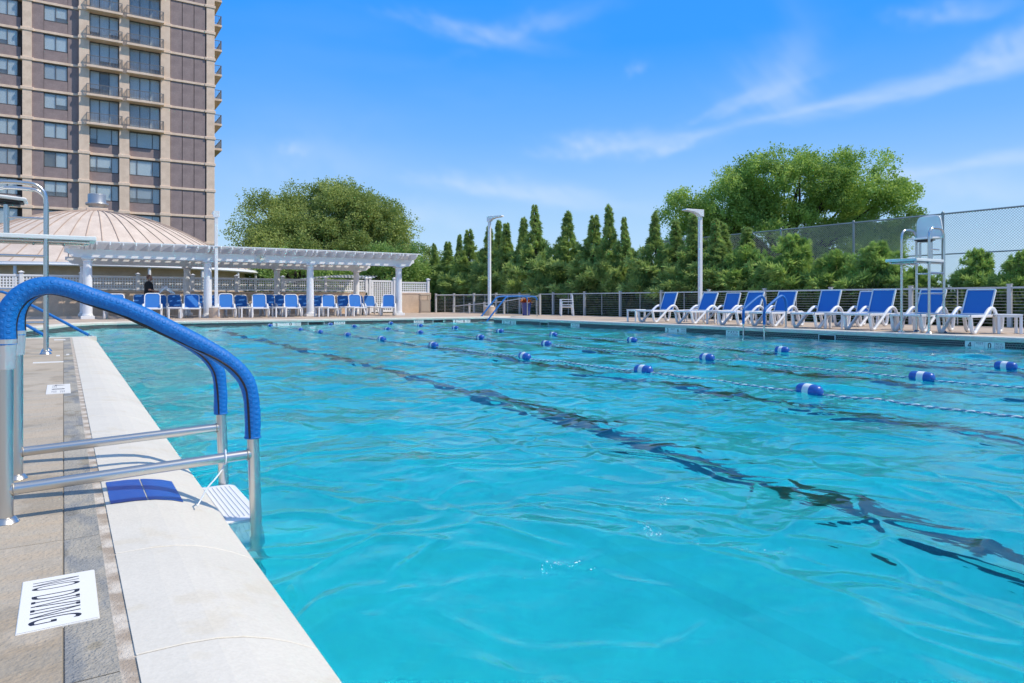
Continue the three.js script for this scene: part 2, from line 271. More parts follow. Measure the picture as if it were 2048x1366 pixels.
{ // near deck: tan slabs, a weathered grey edge strip, and the joint beside the coping
  const deck = new THREE.Group(); deck.name = 'near_deck'; deck.userData = { kind: 'structure', label: 'tan stone near deck beside the white coping' }; scene.add(deck);
  M.deck.map = rep(deckTex, .5); M.deck.bumpMap = rep(grainBump, 2); M.greyStone.map = rep(greyStoneTex, .8); M.greyStone.bumpMap = rep(grainBump, 3);
  const slab = (w, L, ox, oy) => { const g = rb(w - .003, .08, L - .003, .002, 0, -.04, 0, 1); return metreUV(g, 1, ox, oy); };
  const ws = [[-1.4, -.0005], [-2.8, -1.4], [-5.6, -2.8], [-8.6, -5.6]];
  for (const [x0, x1] of ws) for (let t = .69 - 6, k = 0; t < TE - .35; t += 2, k++) { const L = Math.min(2, TE - .345 - t); const m = mesh('deck_slab', slab(x1 - x0, L, hash(k, x1 * 10 | 0, 2) * 3, hash(k, x1 * 10 | 0, 6) * 3 + t), M.deck, deck, P((x0 + x1) / 2, yL(t + L / 2), t + L / 2)); m.rotation.x = .0075; }
  for (let t = .69 - 6, k = 0; t < TE - .35; t += 1, k++) { const L = Math.min(1, TE - .345 - t); const m = mesh('edge_stone', slab(.104, L, hash(k, 3, 2) * 3, hash(k, 5, 6) * 3 + t), M.greyStone, deck, P(.052, yL(t + L / 2) - .001, t + L / 2)); m.rotation.x = .0075; }
  const jt = patchy([.66, .60, .53], [.82, .78, .72], 651, 10, 1.2);
  const j = strip([[.117, -5], [.117, TE - .34]], 0, 1, 0, false); const jg = sheet([[.1, -5], [.14, -5], [.14, TE - .34], [.1, TE - .34]], (x, t) => yL(t) - .0015);
  mesh('expansion_joint', jg, std(1, 1, 1, .9, { map: rep(jt, 2.5), bumpMap: rep(grainBump, 5), bumpScale: .003 }), deck);
  mesh('bedding', sheet([[-8.6, -5.5], [.13, -5.5], [.13, TE - .3], [-8.6, TE - .3]], (x, t) => yL(t) - .006), std(.36, .33, .28, .95), deck);
}
// ------------------------------------------------------------------ near ladder
const padBump = tex(256, (u, v) => { const row = Math.floor(v * 4), x = u * 4 + (row % 2) * .5, fx = x - Math.floor(x) - .5, fy = v * 4 - row - .5, d = Math.hypot(fx * 1.15, fy); return .35 * fbm(u * 20, v * 20, 20, 707, 3) + .65 * (1 - sm(.24, .36, d)); }, false);
function padMat(rx, ry, bump = .0024) { return phys(.006, .155, .50, .5, { specularIntensity: .7, bumpMap: rep(padBump, rx, ry), bumpScale: bump }); }
M.pad = padMat(1, 1); M.padPlain = phys(.008, .15, .46, .55);
M.scuffed = std(.62, .61, .59, .32, { metalness: 1 });
{
  const lad = thing('pool_ladder', 'near stainless steel pool ladder with blue padded handrails and white treads', 'ladder', P(0, 0, 0));
  const tread = (y, sub) => { const s = new THREE.Shape(), w = .31, d = .098, r = .05; s.moveTo(-w + r, -d); s.lineTo(w - r, -d); s.quadraticCurveTo(w, -d, w, -d + r); s.lineTo(w, d - r); s.quadraticCurveTo(w, d, w - r, d); s.lineTo(-w + r, d); s.quadraticCurveTo(-w, d, -w, d - r); s.lineTo(-w, -d + r); s.quadraticCurveTo(-w, -d, -w + r, -d); return new THREE.ExtrudeGeometry(s, { depth: .022, bevelEnabled: true, bevelSize: .006, bevelThickness: .006, bevelSegments: 2, curveSegments: 6 }).rotateX(Math.PI / 2).rotateY(Math.PI / 2); };
  for (const [k, t] of [3.0, 3.69].entries()) {
    const b = yL(t) - .15, path = [[-.17, .77], [-.17, .85], [-.152, .91], [-.11, .957], [-.055, .977], [.01, .968], [.08, .94], [.22, .882], [.37, .80], [.53, .70], [.60, .637], [.64, .57], [.652, .49], [.655, .36]];
    const curve = new THREE.CatmullRomCurve3(path.map(([x, y]) => P(x, y + b, t)), false, 'centripetal');
    mesh('rail_post', [bar([-.17, yL(t) - .02, -t], [-.17, .84 + b, -t], .0235, 16)], M.scuffed, lad);
    const L = curve.getLength(), pad = new THREE.TubeGeometry(curve, 90, .0315, 20), pp = pad.attributes.position, nn = pad.attributes.normal;
    for (let i = 0; i < pp.count; i++) { const a = fbm(pp.getX(i) * 16 + 40, pp.getY(i) * 16 + pp.getZ(i) * 9 + 40, 0, 741, 3) - .5; pp.setXYZ(i, pp.getX(i) + nn.getX(i) * a * .006, pp.getY(i) + nn.getY(i) * a * .006, pp.getZ(i) + nn.getZ(i) * a * .006); }
    pad.computeVertexNormals();
    const padm = mesh('padded_sleeve', pad, padMat(L / .085, 2), lad); padm.userData.label = 'blue vinyl foam sleeve with embossed dots';
    // black zip that winds from the inside of the arch to the outer face
    const zip = []; for (let i = 0; i <= 60; i++) { const u = i / 60, p = curve.getPointAt(u), tg = curve.getTangentAt(u), up = new THREE.Vector3(tg.y, -tg.x, 0).normalize(), a = mix(-.2, 1.0, sm(.1, .9, u)) + .12 * Math.sin(u * 19 + k); zip.push(p.add(up.multiplyScalar(Math.cos(a) * .0308)).add(new THREE.Vector3(0, 0, Math.sin(a) * .0308))); }
    const zg = new THREE.TubeGeometry(new THREE.CatmullRomCurve3(zip), 120, .0048, 6); mesh('zip', zg, M.black, padm);
    for (const [x, y] of [[-.17, .77], [.655, .36]]) mesh('hem', new THREE.TorusGeometry(.0305, .004, 6, 20).rotateX(Math.PI / 2), M.padPlain, padm, P(x, y + b, t));
    // crumpled clear tape round the foot of the sleeve
    const tape = new THREE.CylinderGeometry(.0345, .028, .105, 28, 10, true), tp = tape.attributes.position; for (let i = 0; i < tp.count; i++) { const a = Math.atan2(tp.getZ(i), tp.getX(i)), y = tp.getY(i), q = 1 + .10 * (fbm(a * 3 + y * 60 + 20, y * 40 - a * 2 + 20, 0, 751 + k, 3) - .5); tp.setX(i, tp.getX(i) * q); tp.setZ(i, tp.getZ(i) * q); } tape.computeVertexNormals();
    mesh('tape_wrap', tape, std(.62, .63, .65, .22, { metalness: .55, side: THREE.DoubleSide }), lad, P(-.17, .735 + b, t)).userData.label = 'crumpled silvery tape round the foot of the sleeve';
    mesh('rail_post', [bar([.655, .40 + b, -t], [.668, .02, -t], .0235, 16), tube([P(.668, .03, t), P(.672, -.3, t), P(.672, -.85, t), P(.58, -.92, t)], .0235, 24, 14)], M.scuffed, lad);
    const bt = bar([-.165, .262 + b, -t], [.657, .292 + b, -t], .0205, 16); mesh('cross_bar', [bt], M.scuffed, lad);
    for (const [x, y] of [[-.147, .2625], [.634, .2905]]) mesh('weld', new THREE.TorusGeometry(.0205, .0035, 6, 18).rotateY(Math.PI / 2), std(.45, .42, .37, .5, { metalness: .8 }), lad, P(x, y + b, t));
    mesh('base_flange', new THREE.LatheGeometry([[.0236, .018], [.03, .016], [.036, .008], [.042, 0]].map(([a, c]) => new THREE.Vector2(a, c)), 24), M.scuffed, lad, P(-.17, yL(t) + .001, t));
  }
  for (const y of [.012, -.27, -.54]) { const tr = mesh('tread', tread(y), M.resin, lad, P(.605, y, 3.345)); const ribs = []; for (let i = -4; i <= 4; i++) ribs.push(bx(.006, .004, .54, i * .019, .008, 0)); mesh('grip_ribs', ribs, M.whitePaint, tr); }
  const cord = [P(.545, .268, 3.0), P(.548, .312, 2.985), P(.552, .312, 3.02), P(.55, .262, 3.015), P(.52, .225, 2.985), P(.475, .185, 2.96), P(.45, .145, 2.95), P(.435, .128, 2.935)];
  mesh('tie_cord', [tube(cord, .0032, 40, 6), new THREE.TorusGeometry(.0235, .0035, 6, 20).rotateY(Math.PI / 2).translate(.548, .287, -3.0)], M.whitePaint, lad).userData.label = 'white plastic cord tied round the cross bar';
}
// ------------------------------------------------------------------ deck and wall markers
function label(text, w, h, draw) { const c = document.createElement('canvas'); c.width = w; c.height = h; const g = c.getContext('2d'); g.fillStyle = '#eeece6'; g.fillRect(0, 0, w, h); g.fillStyle = '#22222f'; draw(g, w, h); const t = new THREE.CanvasTexture(c); t.colorSpace = THREE.SRGBColorSpace; return t; }
const fit = (g, s, font, x, y, w, h) => { g.save(); g.font = (s.length > 1 ? '' : 'bold ') + '100px ' + font; g.textAlign = 'left'; g.textBaseline = 'alphabetic'; const m = g.measureText(s); g.translate(x, y + h); g.scale(w / m.width, h / 72); g.fillText(s, 0, 0); g.restore(); };
function deckTile(name, lab, X0, X1, t0, t1, draw, lift = .003) {
  const y = yL((t0 + t1) / 2) + lift, g = thing(name, lab, 'marker', P((X0 + X1) / 2, y, (t0 + t1) / 2)); g.rotation.x = .0075;
  mesh('tile_body', rb(X1 - X0, .008, t1 - t0, .0015, 0, -.004, 0), std(.78, .77, .73, .35), g);
  if (draw) { const q = new THREE.BufferGeometry(), a = (X1 - X0) / 2 - .002, b = (t1 - t0) / 2 - .002, yy = .0008; q.setAttribute('position', new THREE.Float32BufferAttribute([-a, yy, -b, -a, yy, b, a, yy, b, a, yy, -b], 3)); q.setAttribute('uv', new THREE.Float32BufferAttribute([0, 0, 1, 0, 1, 1, 0, 1], 2)); q.setIndex([0, 1, 2, 0, 2, 3]); q.computeVertexNormals(); mesh('lettering', q, std(1, 1, 1, .35, { map: draw }), g); }
  return g;
}
const noDiving = label('', 1024, 512, (g, w, h) => { fit(g, 'NO', 'sans-serif', 70, 110, 210, 330); fit(g, 'DIVING', 'sans-serif', 360, 110, 590, 330); });
deckTile('no_diving_tile', 'white deck tile reading NO DIVING on the near deck', -.095, .075, 1.99, 2.345, noDiving, .0022);
deckTile('depth_deck_tile', 'small white depth marker tile set in the deck beyond the ladder', -.12, .05, 6.67, 7.35, label('', 1024, 256, (g, w, h) => { fit(g, '4', 'sans-serif', 60, 60, 120, 140); fit(g, 'FEET', 'sans-serif', 230, 150, 150, 50); fit(g, '0', 'sans-serif', 480, 60, 150, 140); fit(g, 'INCHES', 'sans-serif', 720, 60, 230, 50); fit(g, 'DEEP', 'sans-serif', 720, 150, 200, 50); }));
deckTile('deck_drain_strip', 'long thin white strip set across the near deck', -.3, 0, 9.76, 9.92, null);
deckTile('deck_marker', 'tiny white square marker in the deck near the guard chair foot', -.08, -.04, 10.75, 10.95, null);
deckTile('deck_marker', 'tiny white square marker in the grey deck edge near the guard chair', .03, .065, 10.9, 11.1, null);
deckTile('deck_marker', 'white marker tile at the far end of the near deck', -.14, .03, 14.5, 14.8, null);
{ // two blue tiles set in the coping by the ladder
  const y = .1515; for (const [k, x0] of [[0, .145], [1, .275]].entries ? [[0, .150], [1, .278]] : []) {
    const pos = [], uv = [], idx = [], N = 8, prof = (X) => { const o = XL - X, pr = [[.08, .090], [.13, .112], [.19, .132], [.25, .144], [.32, .1495], [.416, .150]]; for (let i = 0; i < pr.length - 1; i++) if (o <= pr[i + 1][0]) return mix(pr[i][1], pr[i + 1][1], clamp((o - pr[i][0]) / (pr[i + 1][0] - pr[i][0]), 0, 1)); return .15; };
    for (let j = 0; j < 2; j++) for (let i = 0; i <= N; i++) { const X = x0 + .123 * i / N, t = j ? 3.40 : 3.04; pos.push(X, prof(X) + .0052 + (yL(t) - .15), -t); uv.push(X, t); }
    for (let i = 0; i < N; i++) idx.push(i, i + 1, N + 2 + i, i, N + 2 + i, N + 1 + i);
    const g = new THREE.BufferGeometry(); g.setAttribute('position', new THREE.Float32BufferAttribute(pos, 3)); g.setAttribute('uv', new THREE.Float32BufferAttribute(uv, 2)); g.setIndex(idx); g.computeVertexNormals();
    const m = mesh('blue_tile', g, phys(.010, .085, .40, .35)); tag(m, k ? 'dark blue glazed tile on the coping, the one closer to the water' : 'dark blue glazed tile on the coping, the one closer to the deck', 'tile', 'blue tiles beside the near ladder');
  }
}
function wallTiles(name, lab, side, a0, a1, cells, group) { // depth marker on the right (side 'r', a = T falling) or far wall (a = X)
  const n = cells.length, w = Math.abs(a1 - a0) / n, g = thing(name, lab, 'marker', side === 'r' ? P(XR - .006, .05, a0) : P(a0, .05, TF - .006), side === 'r' ? -Math.PI / 2 : 0, group);
  cells.forEach((c, i) => { const t = mesh('marker_tile', rb(w - .003, .15, .012, .002, w * (i + .5), 0, 0), std(.74, .78, .77, .3), g); if (c.length) { const q = new THREE.PlaneGeometry(w - .012, .142).translate(w * (i + .5), 0, .0068); mesh('lettering', q, std(1, 1, 1, .3, { map: label('', 256, 256, (x) => c.length === 1 ? fit(x, c[0], 'sans-serif', 75, 35, 110, 190) : c.forEach((s, j) => fit(x, s, 'sans-serif', 20, 30 + j * 110, 216, 80))) }), t); } });
  return g;
}
wallTiles('depth_marker', 'white wall tiles reading 4 FEET 0 INCHES DEEP below the right coping', 'r', 6.93, 6.22, [['4'], ['FEET', ''], ['0'], ['INCHES', 'DEEP']], 'depth markers on the pool wall');
wallTiles('depth_marker', 'white wall tiles reading 3 FEET 6 INCHES DEEP left of the right ladder', 'r', 15.25, 14.4, [['3'], ['FEET', ''], ['6'], ['INCHES', 'DEEP']], 'depth markers on the pool wall');
wallTiles('depth_marker', 'white wall tiles reading 3 FEET 6 INCHES near the far right corner', 'r', 24.55, 23.5, [['3'], ['FEET', ''], ['6'], ['INCHES', 'DEEP']], 'depth markers on the pool wall');
wallTiles('depth_marker', 'white wall tiles reading 3 FEET 0 INCHES on far wall below pergola', 'f', 6.56, 7.62, [['3'], ['FEET', ''], ['0'], ['INCHES', 'DEEP']], 'depth markers on the pool wall');
wallTiles('depth_marker', 'white wall tiles reading 3 FEET 0 INCHES on far wall near the stairs', 'f', 14.15, 15.0, [['3'], ['FEET', ''], ['0'], ['INCHES', 'DEEP']], 'depth markers on the pool wall');
wallTiles('no_diving_marker', 'white wall tiles reading NO DIVING just left of the right ladder', 'r', 12.95, 12.5, [['NO', 'DIVING']], 'no diving markers on the pool wall');
wallTiles('no_diving_marker', 'white wall tiles reading NO DIVING on the right wall far along', 'r', 19.9, 19.4, [['NO', 'DIVING']], 'no diving markers on the pool wall');
wallTiles('no_diving_marker', 'white wall tiles reading NO DIVING at the middle of the far wall', 'f', 8.9, 9.35, [['NO', 'DIVING']], 'no diving markers on the pool wall');
wallTiles('no_diving_marker', 'white wall tiles reading NO DIVING on far wall by the trash can side', 'f', 12.3, 12.75, [['NO', 'DIVING']], 'no diving markers on the pool wall');
for (const [k, [side, a, b, l]] of [['f', 7.9, 8.5, 'dark skimmer mouth in the far wall below the middle columns'], ['f', 13.2, 13.7, 'dark skimmer mouth in the far wall toward the far stairs'], ['r', 10.15, 9.75, 'dark skimmer mouth in the right wall past the right ladder'], ['r', 21.8, 21.3, 'dark skimmer mouth in the right wall toward the far corner']].entries()) {
  const g = thing('skimmer_mouth', l, 'skimmer', side === 'r' ? P(XR - .005, .055, a) : P(a, .055, TF - .005), side === 'r' ? -Math.PI / 2 : 0, 'skimmer mouths'), w = Math.abs(b - a);
  mesh('opening', bx(w, .11, .006, w / 2, 0, 0), M.black, g); mesh('frame', [bx(w + .04, .015, .012, w / 2, .0625, 0), bx(.02, .11, .012, -.01, 0, 0), bx(.02, .11, .012, w + .01, 0, 0)], M.whitePaint, g);
}
// ------------------------------------------------------------------ lane ropes with floats
for (const [k, [X, fl, where]] of [[6.2, [4.22, 6.58, 9.35, 12.5, 15.3, 17.6, 19.86, 21.96, 25.6], 'nearest the camera side'], [8.5, [4.31, 7.62, 11.9, 14.73, 18.0, 20.47, 23.4, 25.9], 'in the middle'], [10.87, [4.42, 7.99, 11.9, 14.93, 17.56, 20.46, 23.06, 25.8], 'farthest from the ladder']].entries()) {
  const g = thing('lane_rope', `twisted white and blue lane rope with blue floats, the one ${where}`, 'lane rope', P(X, 0, 0), 0, 'lane ropes across the pool');
  const y = (t) => .5 * wave(X, t) + .012, xo = (t) => .03 * Math.sin(t * .9 + k) + .015 * Math.sin(t * 2.3 + k);
  for (const [s, m] of [[0, M.whitePaint], [1, phys(.16, .30, .46, .4)]]) { const pts = []; for (let i = 0, n = 2600; i <= n; i++) { const t = -4.5 + 31.2 * i / n, a = t * 2 * Math.PI / .11 + s * Math.PI; pts.push(new THREE.Vector3(xo(t) + .0075 * Math.cos(a), y(t) + .0075 * Math.sin(a), -t)); } mesh('rope_strand', new THREE.TubeGeometry(new THREE.CatmullRomCurve3(pts), 2600, .0075, 4), m, g); }
  const prof = [[0, -.142], [.022, -.142], [.05, -.128], [.064, -.105], [.068, -.08], [.068, 0], [.068, .08], [.064, .105], [.05, .128], [.022, .142], [0, .142]].map(([a, b]) => new THREE.Vector2(a, b)), end = new THREE.LatheGeometry(prof, 24).rotateX(Math.PI / 2);
  fl.forEach((t, i) => { const f = mesh('float', end, phys(.012, .10, .42, .32, { clearcoat: .4 }), g, new THREE.Vector3(xo(t), y(t) + .022, -t)); f.rotation.set((wave(X, t + .1) - wave(X, t - .1)) * 2, (hash(i, k, 3) - .5) * .25, hash(i, k, 9) * 3); mesh('white_band', new THREE.CylinderGeometry(.0695, .0695, .074, 24).rotateX(Math.PI / 2), M.whitePaint, f); });
}
// ------------------------------------------------------------------ handrails
function handrail(name, lab, runs, padUpto, group, category = 'handrail') { // runs: list of [points, share of the run that is padded]
  const g = thing(name, lab, category, null, 0, group);
  for (const [pts, p0, p1] of runs) {
    const c = new THREE.CatmullRomCurve3(pts, false, 'catmullrom', .35); mesh('rail', new THREE.TubeGeometry(c, 60, .024, 10), M.steel, g);
    const sub = []; for (let i = 0; i <= 40; i++) sub.push(c.getPointAt(mix(p0, p1, i / 40))); mesh('padded_sleeve', new THREE.TubeGeometry(new THREE.CatmullRomCurve3(sub), 60, .036, 12), M.padPlain, g);
    for (const e of [pts[0], pts[pts.length - 1]]) if (e.y > .1) mesh('base_flange', cyl(.03, .055, .02, 0, .01, 0), M.steel, g, new THREE.Vector3(e.x, DH, e.z));
  }
  return g;
}
{ // right ladder: two rails from the water over the coping
  const rail = (t) => [P(15.1, -.7, t), P(15.1, .1, t), P(15.1, .62, t), P(15.18, .74, t), P(15.6, .98, t), P(15.8, 1.05, t), P(15.93, .98, t), P(15.98, .8, t), P(15.98, DH, t)];
  const g = handrail('pool_ladder', 'right hand pool ladder with two blue padded rails among the loungers', [[rail(12.25), .33, .86], [rail(11.6), .33, .86]], 1, undefined, 'ladder'); for (const y of [-.12, -.4]) mesh('tread', rb(.16, .03, .6, .01, 15.1, y, -11.92), M.resin, g);
}
{ // far right stairs
  const rail = (t) => [P(15.75, -.05, t), P(16.3, .55, t), P(16.75, 1.02, t), P(16.95, 1.12, t), P(17.5, 1.14, t), P(18.35, 1.12, t), P(18.5, 1.02, t), P(18.52, .8, t), P(18.52, DH, t)];
  handrail('stair_handrail', 'blue padded handrail at the far corner stairs, the one behind', [[rail(27.55), .02, .82]], 1, 'stair handrails at the far corner');
  handrail('stair_handrail', 'blue padded handrail at the far corner stairs, the one in front', [[rail(26.75).map((p) => p), .02, .82]], 1, 'stair handrails at the far corner');
  struct('pool_steps', [0, 1, 2].map((i) => metreUV(bx(.55 - .002 * i, 1.1 - .28 * i + .0, 1.58, 15.55 + .55 * (2 - i) + .02, -1.0 + (1.1 - .28 * i) / 2, -26.0), .5)), M.plaster, 'pale steps rising in the far right alcove');
}
{ // left stairs: two rails running down into the water
  handrail('stair_handrail', 'blue padded handrail sloping into the water behind the left guard chair', [[[P(.62, -.02, 21.6), P(-.4, .62, 22.15), P(-1.3, 1.14, 22.6), P(-1.75, 1.16, 22.8), P(-1.9, .9, 22.9), P(-1.9, DH, 22.9)], .02, .8]], 1, 'stair handrails on the left');
  handrail('stair_handrail', 'blue padded handrail sloping into the water left of the guard chair pole', [[[P(-.25, -.02, 20.6), P(-1.2, .62, 21.1), P(-2.05, 1.14, 21.5), P(-2.5, 1.16, 21.7), P(-2.65, .9, 21.8), P(-2.65, DH, 21.8)], .02, .8]], 1, 'stair handrails on the left');
}
// ------------------------------------------------------------------ lifeguard chairs (local: +x towards the pool)
function guardChair(lab, pos, turn, near) {
  const g = thing('lifeguard_chair', lab, 'lifeguard chair', pos, turn, 'lifeguard chairs'), r = .027, H = 2.25;
  for (const z of [-.29, .29]) {
    mesh('arch', tube([[0, 0, z], [0, 1.2, z], [0, H - .22, z], [-.03, H - .08, z], [-.12, H, z], [-.31, H + .01, z], [-.5, H, z], [-.59, H - .08, z], [-.62, H - .22, z], [-.62, 1.2, z], [-.62, 0, z]], r, 90, 12, .3), M.steel, g);
    for (const x of [0, -.62]) mesh('base_flange', new THREE.LatheGeometry([[.027, .05], [.04, .045], [.06, .02], [.072, 0]].map(([a, c]) => new THREE.Vector2(a, c)), 20), M.steel, g, new THREE.Vector3(x, 0, z));
  }
  for (const y of [.42, .86, 1.3]) { mesh('rung', bar([0, y, near], [-.62, y, near], .02, 10), M.steel, g); mesh('cross_brace', bar([-.62, y, -.29], [-.62, y, .29], .018, 10), M.steel, g); }
  const pl = mesh('platform', rb(1.12, .06, .66, .012, .02, 1.56, 0), std(.72, .76, .75, .45), g);
  mesh('platform_frame', [bar([.5, 1.51, -.26], [-.62, 1.51, -.26], .02), bar([.5, 1.51, .26], [-.62, 1.51, .26], .02), bar([.45, 1.51, -.26], [.45, 1.51, .26], .02)], M.steel, g);
  for (const [x, z] of [[.2, -.2], [.2, .2], [-.15, -.2], [-.15, .2]]) mesh('bolt', cyl(.016, .016, .05, x, 1.505, z, 6), M.grey, pl);
  for (const z of [-.12, .12]) mesh('seat_post', bar([-.44, 1.58, z], [-.44, 1.98, z], .026, 12), M.steel, g);
  mesh('foot_bar', bar([-.4, 1.8, near], [0, 1.8, near], .016, 8), M.steel, g);
  mesh('swivel', [bx(.22, .03, .22, -.4, 2.0, 0), bx(.3, .02, .3, -.4, 2.025, 0)], M.dark, g);
  const s = new THREE.Shape(); s.moveTo(-.26, 0); s.bezierCurveTo(-.27, .3, -.25, .46, -.2, .49); s.bezierCurveTo(-.1, .53, .1, .53, .2, .49); s.bezierCurveTo(.25, .46, .27, .3, .26, 0); s.closePath();
  const back = new THREE.ExtrudeGeometry(s, { depth: .022, bevelEnabled: true, bevelSize: .01, bevelThickness: .01, bevelSegments: 2, curveSegments: 10 }), bp = back.attributes.position; for (let i = 0; i < bp.count; i++) bp.setZ(i, bp.getZ(i) - bp.getX(i) ** 2 * .9);
  back.computeVertexNormals(); back.rotateX(-.13).rotateY(-Math.PI / 2);
  const seatG = rb(.46, .035, .52, .016, 0, 0, 0, 3), sp = seatG.attributes.position; for (let i = 0; i < sp.count; i++) sp.setY(i, sp.getY(i) + sp.getZ(i) ** 2 * .5 - .06 * sm(.12, .24, sp.getX(i)) * .6); seatG.computeVertexNormals();
  mesh('seat', seatG, phys(.84, .84, .82, .45), g, new THREE.Vector3(-.44, 2.055, 0)); mesh('backrest', back, phys(.84, .84, .82, .45), g, new THREE.Vector3(-.68, 2.06, 0));
  return g;
}
guardChair('steel lifeguard chair standing on the near deck behind the ladder', P(-.2, yL(11.5), 11.5), 0, .29);
guardChair('steel lifeguard chair standing among blue loungers at the right', P(15.48, DH, 8.03), Math.PI, -.29);
// ------------------------------------------------------------------ loungers (local: foot end at x = 0, head towards +x)
M.sling = std(.026, .185, .54, .75, { bumpMap: rep(tex(128, (u, v) => .5 + .5 * Math.sin(u * 2 * Math.PI * 16) * Math.sin(v * 2 * Math.PI * 16), false), 14), bumpScale: .0012 });
M.slingDark = std(.010, .07, .36, .75);
function makeLounger(parentThing, round) {
  const g = parentThing, W = .32, side = [[0, .375], [.05, .31], [.10, .10], [.15, .035], [.22, .03], [.30, .09], [.55, .27], [.78, .45], [.92, .525], [1.05, .525], [1.15, .45], [1.24, .24], [1.30, .07], [1.36, .03], [1.43, .05], [1.48, .2], [1.50, .36]];
  for (const s of [-1, 1]) mesh('side_frame', new THREE.TubeGeometry(new THREE.CatmullRomCurve3(side.map(([x, y]) => new THREE.Vector3(x, y, 0)), false, 'centripetal'), 56, .036, 8).scale(1, 1, 1.1).translate(0, 0, s * W), M.resin, g);
  for (const s of [-1, 1]) mesh('seat_rail', rb(1.5, .06, .05, .014, .76, .365, s * (W - .02), 1), M.resin, g);
  mesh('foot_bar', rb(.06, .05, 2 * W, .02, .01, .37, 0), M.resin, g); mesh('rear_bar', rb(.05, .045, 2 * W, .018, 1.47, .36, 0), M.resin, g);
  const seat = new THREE.PlaneGeometry(.98, 2 * W - .07, 12, 6).rotateX(-Math.PI / 2), sp = seat.attributes.position; for (let i = 0; i < sp.count; i++) sp.setY(i, -.02 * (1 - (sp.getZ(i) / .29) ** 2));
  seat.computeVertexNormals(); const under = seat.clone().translate(0, -.008, 0); mesh('seat_sling', [seat.translate(.53, .393, 0), under.translate(.53, .393, 0)], M.sling, g).userData.kind = undefined;
  const bk = new THREE.Group(); bk.name = 'backrest'; bk.position.set(1.0, .385, 0); bk.rotation.z = -(Math.PI / 2 - 1.16) ; g.add(bk);   // local y runs up the back
  const h = .62, w = W - .03, r = round, rect = (w, h0, h1, r) => { const s = new THREE.Shape(); s.moveTo(-w, h0); s.lineTo(-w * 1.0, h1 - r); s.quadraticCurveTo(-w, h1, -w + r, h1); s.lineTo(w - r, h1); s.quadraticCurveTo(w, h1, w, h1 - r); s.lineTo(w, h0); s.closePath(); return s; };
  const fr = rect(w, 0, h, r); fr.holes.push(rect(w - .03, .03, h - .03, Math.max(.012, r - .03)));
  mesh('back_frame', new THREE.ExtrudeGeometry(fr, { depth: .028, bevelEnabled: true, bevelSize: .005, bevelThickness: .005, bevelSegments: 2, curveSegments: 8 }).translate(0, 0, -.014).rotateY(-Math.PI / 2), M.resin, bk);
  mesh('back_sling', new THREE.ExtrudeGeometry(rect(w - .026, .03, h - .026, Math.max(.012, r - .026)), { depth: .008, bevelEnabled: false, curveSegments: 8 }).translate(0, 0, -.004).rotateY(-Math.PI / 2), M.sling, bk);
  mesh('prop', [bar([.02, .3, -w + .04], [.24, .0, -w + .04], .012), bar([.02, .3, w - .04], [.24, 0, w - .04], .012)].slice(0, 1), M.resin, bk);
}
const protoSquare = new THREE.Group(), protoRound = new THREE.Group(); makeLounger(protoSquare, .035); makeLounger(protoRound, .15);
function lounger(proto, lab, pos, turn, group, sy = 1) { const g = proto.clone(); g.name = numbered('sun_lounger'); g.position.copy(pos); g.rotation.y = turn; g.scale.set(1, sy, 1); g.userData = {}; scene.add(g); const b = g.getObjectByName('backrest'); b.rotation.z += (hash(Math.round(pos.x * 100), Math.round(pos.z * 100), 17) - .5) * .16; return tag(g, lab, 'sun lounger', group); }
const rightT = [17.05, 15.41, 13.73, 12.6, 11.32, 9.9, 8.75, 7.75];
rightT.forEach((t, i) => lounger(protoSquare, `${ORD[i]} white lounger with blue sling along the right pool edge, counted from far end`, P(15.78, DH, t - .34), (hash(i, 1, 4) - .5) * .05, 'loungers along the right pool edge', 1.02));
lounger(protoSquare, 'white lounger with blue sling behind the second lounger by lamp post', P(17.75, DH, 15.75), .02, 'loungers in the second row on the right');
lounger(protoSquare, 'white lounger with blue sling in the second row behind the sixth', P(17.7, DH, 11.05), -.02, 'loungers in the second row on the right');
lounger(protoSquare, 'white lounger with blue sling in the second row behind the fourth', P(17.8, DH, 13.7), .03, 'loungers in the second row on the right');
// pergola loungers, foot towards the pool
const ft = Math.PI / 2;   // local +x to +T
[[232, 1.65], [303, 2.92], [381, 4.33], [452, 5.69], [519, 7.03], [584, 8.4], [657, 10.02], [714, 11.35], [767, 12.64]].forEach(([px, X], i) => lounger(protoRound, `${ORD[i]} lounger from the left in the front row under the pergola`, P(X - .05, DH, 30.35 + (hash(i, 3, 3) - .5) * .2), ft - .16 - (i === 8 ? .28 : (hash(i, 2, 8) - .5) * .12), 'front row loungers under the pergola', 1.04));
[2.25, 2.95, 3.55, 4.35, 5.25, 6.35, 7.6, 8.05, 9.35, 9.95, 11.2, 12.0, 12.5].forEach((X, i) => lounger(protoRound, `${ORD[i]} lounger from the left in the back row under the pergola`, P(X + .55, DH, 33.2 + (hash(i, 5, 3) - .5) * .3), ft - .1 - (hash(i, 6, 8) - .5) * .16, 'back row loungers under the pergola', 1.04));
